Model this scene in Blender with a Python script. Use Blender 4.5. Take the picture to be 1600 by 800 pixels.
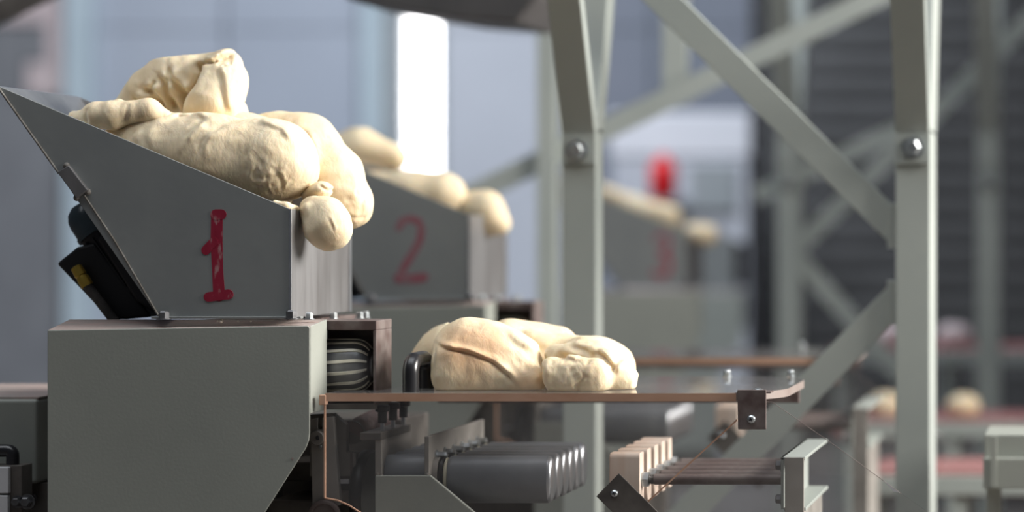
import bpy, math, random
import numpy as np
from mathutils import Vector, Matrix, Euler

random.seed(7)
for o in list(bpy.data.objects):
    bpy.data.objects.remove(o, do_unlink=True)
scene = bpy.context.scene
COL = scene.collection

# ------------------------------------------------------------------ camera
F_PX = 4000.0            # focal length for a 1600 px wide frame (90 mm)
VX, VY = 1700.0, 360.0   # where the depth axis of the hall vanishes
D1 = 5.714               # distance camera -> front plane of the first machine
CAM_H = 1.35
cam_d = bpy.data.cameras.new('camera')
cam = bpy.data.objects.new('camera', cam_d)
COL.objects.link(cam)
cam.location = (0, -D1, CAM_H)
cam.rotation_euler = (math.pi / 2, 0, 0)
cam_d.sensor_width = 36
cam_d.lens = 90
cam_d.shift_x = (800 - VX) / 1600
cam_d.shift_y = (VY - 400) / 1600
cam_d.clip_end = 200
cam_d.dof.use_dof = True
cam_d.dof.focus_distance = D1 + 0.06
cam_d.dof.aperture_fstop = 1.0
scene.camera = cam

# ------------------------------------------------------------------ world and light
world = bpy.data.worlds.new('hall_ambient')
scene.world = world
world.use_nodes = True
bg = world.node_tree.nodes['Background']
bg.inputs[0].default_value = (0.80, 0.86, 1.0, 1)
bg.inputs[1].default_value = 0.04

def area_light(name, loc, target, sx, sy, power, color):
    d = bpy.data.lights.new(name, 'AREA')
    d.shape = 'RECTANGLE'
    d.size, d.size_y, d.energy, d.color = sx, sy, power, color
    o = bpy.data.objects.new(name, d)
    COL.objects.link(o)
    o.location = loc
    o.rotation_euler = (Vector(target) - Vector(loc)).to_track_quat('-Z', 'Y').to_euler()
    return o

# daylight of the tall windows on the right-hand side of the hall
win_light = area_light('window_daylight', (6.0, 1.3, 4.2), (-1.2, 0.8, 1.0), 5.5, 3.2, 600, (1.0, 0.96, 0.90))
win_light.data.spread = math.radians(115)
# roof light over the machines; second lamp added to brighten wall and third hopper
area_light('overhead_light', (-1.8, -1.5, 8.0), (-1.8, -1.5, 0.0), 8.0, 5.0, 330, (0.92, 0.96, 1.0))
far_fill = area_light('overhead_light', (-3.9, 6.4, 7.5), (-4.4, 9.3, 1.0), 5.0, 4.0, 310, (0.82, 0.90, 1.0))
far_fill.data.spread = math.radians(110)

vs = scene.view_settings
vs.view_transform = 'Standard'
vs.look = 'None'
vs.exposure = 0.38
vs.gamma = 1.0
vs.use_curve_mapping = False

# ------------------------------------------------------------------ coordinates
def X(px, D=D1): return (px - VX) * D / F_PX
def Z(py, D=D1): return CAM_H + (VY - py) * D / F_PX
def Y(D): return D - D1
def W(px, py, D=D1): return Vector((X(px, D), Y(D), Z(py, D)))

# ------------------------------------------------------------------ materials
MATS = {}
def new_mat(name):
    m = bpy.data.materials.new(name)
    m.use_nodes = True
    nt = m.node_tree
    return m, nt, nt.nodes['Principled BSDF']

def mat(name, c1, c2=None, rough=0.5, metal=0.0, scale=6.0, stretch=(1, 1, 1), bump=0.0, bscale=60.0,
        lo=0.35, hi=0.65, sss=0.0, spec=0.5, rough2=None, detail=4.0, bstretch=(1, 1, 1)):
    m, nt, p = new_mat(name)
    N, L = nt.nodes.new, nt.links.new
    tc = N('ShaderNodeTexCoord')
    mp = N('ShaderNodeMapping'); mp.inputs['Scale'].default_value = stretch
    L(tc.outputs['Object'], mp.inputs[0])
    nz = N('ShaderNodeTexNoise'); nz.inputs['Scale'].default_value = scale; nz.inputs['Detail'].default_value = detail
    L(mp.outputs[0], nz.inputs['Vector'])
    rp = N('ShaderNodeValToRGB')
    c2 = c2 or c1
    rp.color_ramp.elements[0].position = lo; rp.color_ramp.elements[0].color = (*c1, 1)
    rp.color_ramp.elements[1].position = hi; rp.color_ramp.elements[1].color = (*c2, 1)
    L(nz.outputs[0], rp.inputs[0]); L(rp.outputs[0], p.inputs['Base Color'])
    p.inputs['Roughness'].default_value = rough
    p.inputs['Metallic'].default_value = metal
    p.inputs['Specular IOR Level'].default_value = spec
    if rough2 is not None:
        mr = N('ShaderNodeMapRange'); mr.inputs['To Min'].default_value = rough; mr.inputs['To Max'].default_value = rough2
        L(nz.outputs[0], mr.inputs[0]); L(mr.outputs[0], p.inputs['Roughness'])
    if bump:
        mp2 = N('ShaderNodeMapping'); mp2.inputs['Scale'].default_value = bstretch
        L(tc.outputs['Object'], mp2.inputs[0])
        n2 = N('ShaderNodeTexNoise'); n2.inputs['Scale'].default_value = bscale; n2.inputs['Detail'].default_value = 3
        L(mp2.outputs[0], n2.inputs['Vector'])
        b = N('ShaderNodeBump'); b.inputs['Strength'].default_value = 1.0; b.inputs['Distance'].default_value = bump
        L(n2.outputs[0], b.inputs['Height']); L(b.outputs[0], p.inputs['Normal'])
    if sss:
        p.inputs['Subsurface Weight'].default_value = sss
        p.inputs['Subsurface Radius'].default_value = (1.0, 0.55, 0.25)
        p.inputs['Subsurface Scale'].default_value = 0.02
    MATS[name] = m
    return m

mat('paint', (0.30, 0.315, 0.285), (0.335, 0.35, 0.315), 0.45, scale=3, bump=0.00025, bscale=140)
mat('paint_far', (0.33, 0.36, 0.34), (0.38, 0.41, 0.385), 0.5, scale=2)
mat('paint_dusty', (0.44, 0.33, 0.30), (0.36, 0.31, 0.285), 0.6, scale=14, stretch=(1, 3, 1))
mat('hopper_paint', (0.27, 0.285, 0.285), (0.305, 0.32, 0.315), 0.38, metal=0.25, scale=5, bump=0.0003, bscale=40)
mat('hopper_steel', (0.24, 0.232, 0.232), (0.35, 0.348, 0.355), 0.42, metal=0.75, scale=14, stretch=(1, 1, 0.14), rough2=0.55)
mat('bright_steel', (0.62, 0.64, 0.68), (0.75, 0.77, 0.80), 0.28, metal=0.9, scale=20)
mat('zinc', (0.60, 0.64, 0.66), (0.42, 0.45, 0.47), 0.3, metal=0.9, scale=30)
mat('dark_bolt', (0.12, 0.12, 0.125), (0.20, 0.20, 0.21), 0.4, metal=0.7, scale=30)
mat('weld', (0.10, 0.085, 0.07), (0.21, 0.20, 0.185), 0.6, scale=40)
mat('rust_steel', (0.11, 0.075, 0.07), (0.20, 0.165, 0.155), 0.45, metal=0.2, scale=22, rough2=0.65)
mat('dark_steel', (0.095, 0.085, 0.078), (0.17, 0.155, 0.14), 0.42, metal=0.25, scale=12)
mat('old_steel', (0.25, 0.235, 0.215), (0.36, 0.34, 0.315), 0.42, metal=0.25, scale=9, rough2=0.6)
mat('black', (0.012, 0.012, 0.014), (0.02, 0.02, 0.022), 0.4)
mat('black_plastic', (0.018, 0.018, 0.02), (0.024, 0.024, 0.028), 0.28)
mat('roller_grey', (0.165, 0.175, 0.19), (0.22, 0.23, 0.245), 0.4, metal=0.1, scale=10)
mat('roller_end', (0.42, 0.44, 0.47), (0.52, 0.54, 0.57), 0.3, metal=0.8, scale=20)
mat('roller_dark', (0.13, 0.135, 0.145), (0.24, 0.24, 0.245), 0.35, metal=0.3, scale=14)
mat('rib_brass', (0.70, 0.66, 0.54), (0.80, 0.77, 0.67), 0.35, metal=0.1, scale=25)
mat('cream', (0.62, 0.58, 0.44), (0.70, 0.66, 0.52), 0.5)
mat('wood', (0.84, 0.62, 0.49), (0.93, 0.79, 0.68), 0.55, scale=5, stretch=(6, 6, 0.7), bump=0.0005, bscale=30)
mat('motor_blue', (0.035, 0.055, 0.068), (0.055, 0.08, 0.095), 0.3, scale=10)
mat('brass', (0.75, 0.52, 0.10), (0.62, 0.42, 0.08), 0.3, metal=0.8)
mat('hose', (0.09, 0.085, 0.08), (0.15, 0.14, 0.13), 0.55, scale=40)
mat('red_hose', (0.24, 0.17, 0.165), (0.19, 0.135, 0.13), 0.5, scale=20)
mat('edge_brown', (0.52, 0.30, 0.20), (0.62, 0.39, 0.28), 0.28, scale=5, stretch=(1.5, 4, 4))
mat('edge_grey', (0.27, 0.215, 0.195), (0.33, 0.28, 0.26), 0.35, scale=8)
mat('white_plastic', (0.62, 0.62, 0.64), (0.70, 0.70, 0.72), 0.4)
mat('concrete', (0.095, 0.082, 0.074), (0.13, 0.115, 0.105), 0.5, scale=2)
mat('panel_blue', (0.34, 0.365, 0.42), (0.37, 0.395, 0.45), 0.5, scale=1.5)
mat('panel_grey', (0.44, 0.45, 0.49), (0.47, 0.48, 0.52), 0.5, scale=1.5)
mat('panel_dark', (0.16, 0.175, 0.21), (0.19, 0.20, 0.24), 0.5, scale=1.5)
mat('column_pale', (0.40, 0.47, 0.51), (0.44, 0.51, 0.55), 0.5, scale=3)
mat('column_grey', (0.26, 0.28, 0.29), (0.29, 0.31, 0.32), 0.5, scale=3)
mat('door_grey', (0.18, 0.18, 0.19), (0.22, 0.22, 0.23), 0.5, scale=2)
mat('door_pink', (0.52, 0.42, 0.42), (0.58, 0.48, 0.47), 0.6, scale=3)
mat('shutter', (0.028, 0.026, 0.026), (0.042, 0.040, 0.040), 0.5, scale=3)
mat('chute', (0.075, 0.072, 0.074), (0.10, 0.095, 0.095), 0.5, scale=4)
mat('cabinet_white', (0.62, 0.62, 0.66), (0.68, 0.68, 0.71), 0.45, scale=2)
mat('red_gloss', (0.62, 0.015, 0.02), (0.55, 0.012, 0.018), 0.35)
mat('belt', (0.30, 0.13, 0.13), (0.36, 0.17, 0.165), 0.6, scale=4)
mat('wall_plain', (0.20, 0.20, 0.21), (0.24, 0.24, 0.25), 0.6, scale=1.5)
mat('flour', (0.80, 0.72, 0.58), (0.9, 0.85, 0.75), 0.9)

# red marker paint, worn where the steel shows through
m, nt, p = new_mat('marker_red')
N, L = nt.nodes.new, nt.links.new
tc = N('ShaderNodeTexCoord'); nz = N('ShaderNodeTexNoise'); nz.inputs['Scale'].default_value = 75; nz.inputs['Detail'].default_value = 3
mp = N('ShaderNodeMapping'); mp.inputs['Scale'].default_value = (1, 1, 0.4)
L(tc.outputs['Object'], mp.inputs[0]); L(mp.outputs[0], nz.inputs['Vector'])
rp = N('ShaderNodeValToRGB')
rp.color_ramp.elements[0].position = 0.30; rp.color_ramp.elements[0].color = (0.26, 0.012, 0.035, 1)
rp.color_ramp.elements[1].position = 0.70; rp.color_ramp.elements[1].color = (0.40, 0.20, 0.21, 1)
e = rp.color_ramp.elements.new(0.6); e.color = (0.30, 0.018, 0.045, 1)
L(nz.outputs[0], rp.inputs[0]); L(rp.outputs[0], p.inputs['Base Color'])
p.inputs['Roughness'].default_value = 0.4
MATS['marker_red'] = m
mat('marker_faded', (0.30, 0.10, 0.125), (0.27, 0.16, 0.175), 0.45, scale=30)
mat('marker_smeared', (0.36, 0.05, 0.08), (0.30, 0.10, 0.13), 0.45, scale=20)

# bread dough: cream, mottled, with fine wrinkles in the bump; optional tan dried patch
def dough_mat(name, patches=()):
    """patches: (centre in object space, radius) of dried tan skin"""
    m, nt, p = new_mat(name)
    N, L = nt.nodes.new, nt.links.new
    tc = N('ShaderNodeTexCoord')
    n1 = N('ShaderNodeTexNoise'); n1.inputs['Scale'].default_value = 9; n1.inputs['Detail'].default_value = 5
    L(tc.outputs['Object'], n1.inputs['Vector'])
    rp = N('ShaderNodeValToRGB')
    rp.color_ramp.elements[0].position = 0.35; rp.color_ramp.elements[0].color = (0.82, 0.70, 0.50, 1)
    rp.color_ramp.elements[1].position = 0.72; rp.color_ramp.elements[1].color = (0.76, 0.60, 0.39, 1)
    L(n1.outputs[0], rp.inputs[0])
    col = rp.outputs[0]
    for c, r in patches:
        d = N('ShaderNodeVectorMath'); d.operation = 'DISTANCE'; d.inputs[1].default_value = c
        L(tc.outputs['Object'], d.inputs[0])
        ad = N('ShaderNodeMath'); ad.operation = 'MULTIPLY_ADD'; ad.inputs[1].default_value = -0.10
        L(n1.outputs[0], ad.inputs[0]); L(d.outputs['Value'], ad.inputs[2])
        mr = N('ShaderNodeMapRange'); mr.inputs['From Min'].default_value = r - 0.05; mr.inputs['From Max'].default_value = r - 0.12
        mr.inputs['To Max'].default_value = 0.85
        L(ad.outputs[0], mr.inputs[0])
        mx = N('ShaderNodeMix'); mx.data_type = 'RGBA'; mx.inputs[7].default_value = (0.72, 0.46, 0.27, 1)
        L(mr.outputs[0], mx.inputs[0]); L(col, mx.inputs[6]); col = mx.outputs[2]
    L(col, p.inputs['Base Color'])
    p.inputs['Roughness'].default_value = 0.58
    p.inputs['Specular IOR Level'].default_value = 0.3
    p.inputs['Subsurface Weight'].default_value = 0.3
    p.inputs['Subsurface Radius'].default_value = (1.0, 0.55, 0.25)
    p.inputs['Subsurface Scale'].default_value = 0.010
    mp = N('ShaderNodeMapping'); mp.inputs['Scale'].default_value = (1, 1, 0.55); mp.inputs['Rotation'].default_value = (0.3, 0.5, 0.2)
    L(tc.outputs['Object'], mp.inputs[0])
    n2 = N('ShaderNodeTexNoise'); n2.inputs['Scale'].default_value = 34; n2.inputs['Detail'].default_value = 4; n2.inputs['Distortion'].default_value = 0.7
    L(mp.outputs[0], n2.inputs['Vector'])
    b1 = N('ShaderNodeBump'); b1.inputs['Distance'].default_value = 0.0026
    L(n2.outputs[0], b1.inputs['Height'])
    n5 = N('ShaderNodeTexNoise'); n5.inputs['Scale'].default_value = 110; n5.inputs['Detail'].default_value = 4
    L(mp.outputs[0], n5.inputs['Vector'])
    b2 = N('ShaderNodeBump'); b2.inputs['Distance'].default_value = 0.0009
    L(n5.outputs[0], b2.inputs['Height']); L(b1.outputs[0], b2.inputs['Normal']); L(b2.outputs[0], p.inputs['Normal'])
    MATS[name] = m
dough_mat('dough')

# clear acrylic: see-through sheet with fresnel reflection and a little haze
def acrylic(name, tint, haze, rough=0.02):
    m = bpy.data.materials.new(name); m.use_nodes = True
    nt = m.node_tree; nt.nodes.clear()
    N, L = nt.nodes.new, nt.links.new
    out = N('ShaderNodeOutputMaterial')
    tr = N('ShaderNodeBsdfTransparent'); tr.inputs[0].default_value = (*tint, 1)
    gl = N('ShaderNodeBsdfGlossy'); gl.inputs['Roughness'].default_value = rough
    df = N('ShaderNodeBsdfDiffuse'); df.inputs[0].default_value = (0.55, 0.53, 0.52, 1)
    fr = N('ShaderNodeFresnel'); fr.inputs[0].default_value = 1.49
    m1 = N('ShaderNodeMixShader'); m2 = N('ShaderNodeMixShader')
    tc = N('ShaderNodeTexCoord'); nz = N('ShaderNodeTexNoise'); nz.inputs['Scale'].default_value = 5; nz.inputs['Detail'].default_value = 6
    L(tc.outputs['Object'], nz.inputs['Vector'])
    mr = N('ShaderNodeMapRange'); mr.inputs['To Min'].default_value = haze * 0.5; mr.inputs['To Max'].default_value = haze * 1.5
    L(nz.outputs[0], mr.inputs[0]); L(mr.outputs[0], m1.inputs[0])
    L(tr.outputs[0], m1.inputs[1]); L(df.outputs[0], m1.inputs[2])
    ge = N('ShaderNodeNewGeometry'); fx = N('ShaderNodeMath'); fx.operation = 'SUBTRACT'; fx.inputs[0].default_value = 1.0
    L(ge.outputs['Backfacing'], fx.inputs[1])
    fm = N('ShaderNodeMath'); fm.operation = 'MULTIPLY'; L(fr.outputs[0], fm.inputs[0]); L(fx.outputs[0], fm.inputs[1])
    L(fm.outputs[0], m2.inputs[0]); L(m1.outputs[0], m2.inputs[1]); L(gl.outputs[0], m2.inputs[2])
    L(m2.outputs[0], out.inputs[0])
    MATS[name] = m
acrylic('acrylic', (0.985, 0.983, 0.98), 0.045)
acrylic('acrylic_top', (0.97, 0.965, 0.97), 0.24, 0.05)  # raised diffuse haze stands in for bright reflections on the top sheet

m, nt, p = new_mat('daylight_glass')
p.inputs['Base Color'].default_value = (0.9, 0.9, 0.9, 1)
p.inputs['Emission Color'].default_value = (1.0, 0.97, 0.97, 1)
p.inputs['Emission Strength'].default_value = 5.0
MATS['daylight_glass'] = m

# ------------------------------------------------------------------ geometry helpers
class G:
    """collects shapes in world coordinates; becomes ONE mesh object"""
    def __init__(s): s.v, s.f = [], []
    def add(s, vs_, fs_):
        n = len(s.v); s.v += [tuple(v) for v in vs_]; s.f += [tuple(i + n for i in f) for f in fs_]; return s
    def box(s, x0, x1, y0, y1, z0, z1):
        v = [(x, y, z) for x in (x0, x1) for y in (y0, y1) for z in (z0, z1)]
        return s.add(v, [(0, 1, 3, 2), (4, 6, 7, 5), (0, 4, 5, 1), (2, 3, 7, 6), (0, 2, 6, 4), (1, 5, 7, 3)])
    def prism(s, pts, y0, y1):
        """pts: (x,z) outline; extruded along y"""
        n = len(pts)
        a = sum(pts[i][0] * pts[(i + 1) % n][1] - pts[(i + 1) % n][0] * pts[i][1] for i in range(n))
        if a < 0: pts = pts[::-1]
        v = [(x, y0, z) for x, z in pts] + [(x, y1, z) for x, z in pts]
        f = [tuple(range(n)), tuple(range(2 * n - 1, n - 1, -1))]
        f += [(i, i + n, (i + 1) % n + n, (i + 1) % n) for i in range(n)]
        return s.add(v, f)
    def pprism(s, pix, D, depth):
        """outline measured in pixels at distance D, real thickness depth"""
        return s.prism([(X(a, D), Z(b, D)) for a, b in pix], Y(D), Y(D) + depth)
    def cyl(s, a, b, r0, r1=None, n=20, caps=True, sx=1.0):
        a, b = Vector(a), Vector(b); r1 = r0 if r1 is None else r1
        q = (b - a).to_track_quat('Z', 'Y')
        v = []
        for c, r in ((a, r0), (b, r1)):
            for i in range(n):
                t = 2 * math.pi * i / n
                v.append(c + q @ Vector((r * math.cos(t) * sx, r * math.sin(t), 0)))
        f = [(i, (i + 1) % n, (i + 1) % n + n, i + n) for i in range(n)]
        if caps: f += [tuple(range(n - 1, -1, -1)), tuple(range(n, 2 * n))]
        return s.add(v, f)
    def lathe(s, prof, o, axis, n=32, sx=1.0, up='Y'):
        """prof: (t along axis, radius)"""
        o = Vector(o); q = Vector(axis).to_track_quat('Z', up); v, f = [], []
        for t, r in prof:
            for i in range(n):
                a = 2 * math.pi * i / n
                v.append(o + q @ Vector((r * math.cos(a) * sx, r * math.sin(a), t)))
        m_ = len(prof)
        for j in range(m_ - 1):
            for i in range(n):
                k = (i + 1) % n
                f.append((j * n + i, j * n + k, (j + 1) * n + k, (j + 1) * n + i))
        f += [tuple(range(n - 1, -1, -1)), tuple((m_ - 1) * n + i for i in range(n))]
        return s.add(v, f)
    def tube(s, pts, r, n=12, closed=False):
        pts = [Vector(p_) for p_ in pts]
        v, f = [], []
        prev = None
        for i, p_ in enumerate(pts):
            d = (pts[min(i + 1, len(pts) - 1)] - pts[max(i - 1, 0)]).normalized()
            if prev is None:
                ref = Vector((0, 1, 0)) if abs(d.y) < 0.9 else Vector((1, 0, 0))
                u = d.cross(ref).normalized()
            else:
                u = (prev - d * prev.dot(d)).normalized()
            prev = u; w = d.cross(u)
            rr = r[i] if isinstance(r, (list, tuple)) else r
            for k in range(n):
                t = 2 * math.pi * k / n
                v.append(p_ + (u * math.cos(t) + w * math.sin(t)) * rr)
        for i in range(len(pts) - 1):
            for k in range(n):
                j = (k + 1) % n
                f.append((i * n + k, i * n + j, (i + 1) * n + j, (i + 1) * n + k))
        f += [tuple(range(n - 1, -1, -1)), tuple((len(pts) - 1) * n + k for k in range(n))]
        return s.add(v, f)
    def hexbolt(s, base, axis, r, h, washer=True):
        base = Vector(base); ax = Vector(axis).normalized()
        if washer:
            s.cyl(base, base + ax * h * 0.18, r * 1.35, n=18); base = base + ax * h * 0.18
        s.cyl(base, base + ax * h * 0.8, r, n=6)
        s.cyl(base + ax * h * 0.8, base + ax * h, r * 0.96, r * 0.75, n=6)
        return s

def origin_of(o):
    v = Vector(o.location)
    return v if o.parent is None else v + origin_of(o.parent)

def link_mesh(name, verts, faces, material, parent=None, smooth=None, bevel=0.0, seg=2, base=None):
    """verts in world coordinates"""
    if parent is None:
        a = np.array(verts)
        org = Vector(((a[:, 0].min() + a[:, 0].max()) / 2, (a[:, 1].min() + a[:, 1].max()) / 2, a[:, 2].min()))
        loc = org
    else:
        org = origin_of(parent); loc = Vector((0, 0, 0))
    me = bpy.data.meshes.new(name)
    me.from_pydata([(v[0] - org[0], v[1] - org[1], v[2] - org[2]) for v in verts], [], faces)
    me.materials.append(MATS[material])
    if smooth is not None:
        me.polygons.foreach_set('use_smooth', [True] * len(me.polygons))
        if smooth < 179:
            me.set_sharp_from_angle(angle=math.radians(smooth))
    me.update()
    o = bpy.data.objects.new(name, me)
    COL.objects.link(o)
    o.location = loc
    if parent is not None: o.parent = parent
    if bevel:
        b = o.modifiers.new('bevel', 'BEVEL'); b.width = bevel; b.segments = seg; b.limit_method = 'ANGLE'; b.angle_limit = math.radians(40)
        b.harden_normals = False
    return o

def part(name, g, material, parent=None, smooth=None, bevel=0.0, label=None, seg=2):
    o = link_mesh(name, g.v, g.f, material, parent, smooth, bevel, seg)
    if label: o['label'] = label
    return o

def tag(o, label, cat, group=None):
    o['label'] = label; o['category'] = cat
    if group: o['group'] = group
    return o

def thing(name, label, cat, loc, group=None):
    o = bpy.data.objects.new(name, None)
    o.empty_display_size = 0.05
    COL.objects.link(o); o.location = loc
    return tag(o, label, cat, group)

def struct(name, g, material, parent=None, smooth=None, bevel=0.0):
    o = part(name, g, material, parent, smooth, bevel)
    if parent is None: o['kind'] = 'structure'
    return o

def copy_tree(o, parent=None, delta=None):
    c = o.copy(); COL.objects.link(c)
    c.parent = parent
    if delta is not None: c.location = Vector(o.location) + delta
    for ch in [k for k in bpy.data.objects if k.parent == o]:
        copy_tree(ch, c)
    return c

def cross_screw(parent, c, r, axis=(0, -1, 0), rot=0.4):
    """pan-head screw facing the camera with a cross slot"""
    ax = Vector(axis).normalized()
    g = G(); g.lathe([(0, r), (r * 0.25, r), (r * 0.55, r * 0.8), (r * 0.75, r * 0.4), (r * 0.8, 0.0001)], c, ax, n=20)
    s_ = part('screw', g, 'zinc', parent, smooth=50)
    g = G()
    for k in range(2):
        a = rot + k * math.pi / 2
        d = Vector((math.cos(a), 0, math.sin(a)))
        e_ = Vector((-math.sin(a), 0, math.cos(a)))
        c0 = Vector(c) + ax * r * 0.72
        v = []
        for q in (0, 1):
            for sx, sz in ((-1, -1), (1, -1), (1, 1), (-1, 1)):
                v.append(c0 + d * sx * r * 0.5 + e_ * sz * r * 0.11 + ax * r * 0.12 * q)
        g.add(v, [(0, 3, 2, 1), (4, 5, 6, 7), (0, 1, 5, 4), (1, 2, 6, 5), (2, 3, 7, 6), (3, 0, 4, 7)])
    part('cross_slot', g, 'black', s_)
    return s_

# ------------------------------------------------------------------ dough: implicit surface -> mesh
def value_noise(P, scale, seed):
    rng = np.random.RandomState(seed)
    tab = rng.rand(32, 32, 32).astype(np.float32) * 2 - 1
    q = P * scale
    i = np.floor(q).astype(np.int32); f = q - i
    f = f * f * (3 - 2 * f)
    i &= 31; j = (i + 1) & 31
    def T(a, b, c): return tab[a, b, c]
    x0, y0, z0 = i[..., 0], i[..., 1], i[..., 2]; x1, y1, z1 = j[..., 0], j[..., 1], j[..., 2]
    fx, fy, fz = f[..., 0], f[..., 1], f[..., 2]
    return ((T(x0, y0, z0) * (1 - fx) + T(x1, y0, z0) * fx) * (1 - fy) + (T(x0, y1, z0) * (1 - fx) + T(x1, y1, z0) * fx) * fy) * (1 - fz) + \
           ((T(x0, y0, z1) * (1 - fx) + T(x1, y0, z1) * fx) * (1 - fy) + (T(x0, y1, z1) * (1 - fx) + T(x1, y1, z1) * fx) * fy) * fz

def sd_capsule(P, a, b, ra, rb):
    a, b = np.array(a, np.float32), np.array(b, np.float32)
    ab = b - a
    t = np.clip(((P - a) @ ab) / max(float(ab @ ab), 1e-9), 0, 1)
    d = np.linalg.norm(P - a - t[..., None] * ab, axis=-1)
    return d - (ra + (rb - ra) * t)

def sd_ellipsoid(P, c, r, rot=(0, 0, 0)):
    M = np.array(Euler(rot).to_matrix(), np.float32)
    q = (P - np.array(c, np.float32)) @ M
    r = np.array(r, np.float32)
    k0 = np.linalg.norm(q / r, axis=-1); k1 = np.linalg.norm(q / (r * r), axis=-1)
    return k0 * (k0 - 1) / np.maximum(k1, 1e-6)

def smin(a, b, k):
    if k <= 0: return np.minimum(a, b)
    h = np.clip(0.5 + 0.5 * (b - a) / k, 0, 1)
    return b + (a - b) * h - k * h * (1 - h)

def surface_nets(F, org, h):
    nx, ny, nz = F.shape
    S = F < 0
    C = np.zeros((nx - 1, ny - 1, nz - 1, 3), np.float32); cnt = np.zeros((nx - 1, ny - 1, nz - 1), np.float32)
    offs = [(i, j, k) for i in (0, 1) for j in (0, 1) for k in (0, 1)]
    def sub(A, o): return A[o[0]:nx - 1 + o[0], o[1]:ny - 1 + o[1], o[2]:nz - 1 + o[2]]
    for o in offs:
        for ax in range(3):
            if o[ax]: continue
            o2 = list(o); o2[ax] = 1
            fa, fb = sub(F, o), sub(F, o2)
            cross = (fa < 0) != (fb < 0)
            t = np.where(cross, fa / np.where(cross, fa - fb, 1), 0)
            for d in range(3):
                C[..., d] += np.where(cross, o[d] + (t if d == ax else 0), 0)
            cnt += cross
    act = cnt > 0
    idx = -np.ones(act.shape, np.int64); n = int(act.sum()); idx[act] = np.arange(n)
    V = C[act] / cnt[act][:, None] + np.argwhere(act)
    V = V * h + np.array(org)
    faces = []
    for ax in range(3):
        sl0 = [slice(1, -1)] * 3; sl0[ax] = slice(0, -1)
        sl1 = list(sl0); sl1[ax] = slice(1, None)
        a, b = S[tuple(sl0)], S[tuple(sl1)]
        e = np.argwhere(a != b)
        if len(e) == 0: continue
        inside = a[a != b]
        base = e.copy()
        for d in range(3):
            if d != ax: base[:, d] += 1
        u, v = (ax + 1) % 3, (ax + 2) % 3
        def cell(du, dv):
            q = base.copy(); q[:, u] -= du; q[:, v] -= dv
            return idx[q[:, 0], q[:, 1], q[:, 2]]
        quad = np.stack([cell(1, 1), cell(0, 1), cell(0, 0), cell(1, 0)], 1)
        quad[~inside] = quad[~inside][:, ::-1]
        faces.append(quad)
    return V, np.concatenate(faces)

def crease_field(P, pts, w):
    """signed distance to a polyline in the x-z plane and position along it (0..1)"""
    q = P[..., [0, 2]]
    best = np.full(q.shape[:-1], 1e3, np.float32); sgn = np.zeros_like(best); tt = np.zeros_like(best)
    pts = [np.array((p_[0], p_[2]), np.float32) for p_ in pts]
    seg = [np.linalg.norm(b - a) for a, b in zip(pts[:-1], pts[1:])]; tot = sum(seg); acc = 0.0
    for (a, b), L_ in zip(zip(pts[:-1], pts[1:]), seg):
        ab = b - a; r = q - a
        t = np.clip((r @ ab) / max(float(ab @ ab), 1e-9), 0, 1)
        dv = r - t[..., None] * ab
        d = np.linalg.norm(dv, axis=-1)
        cr = ab[0] * r[..., 1] - ab[1] * r[..., 0]
        m_ = d < best
        best = np.where(m_, d, best); sgn = np.where(m_, np.sign(cr), sgn); tt = np.where(m_, (acc + t * L_) / tot, tt)
        acc += L_
    return best, sgn, tt

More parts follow.
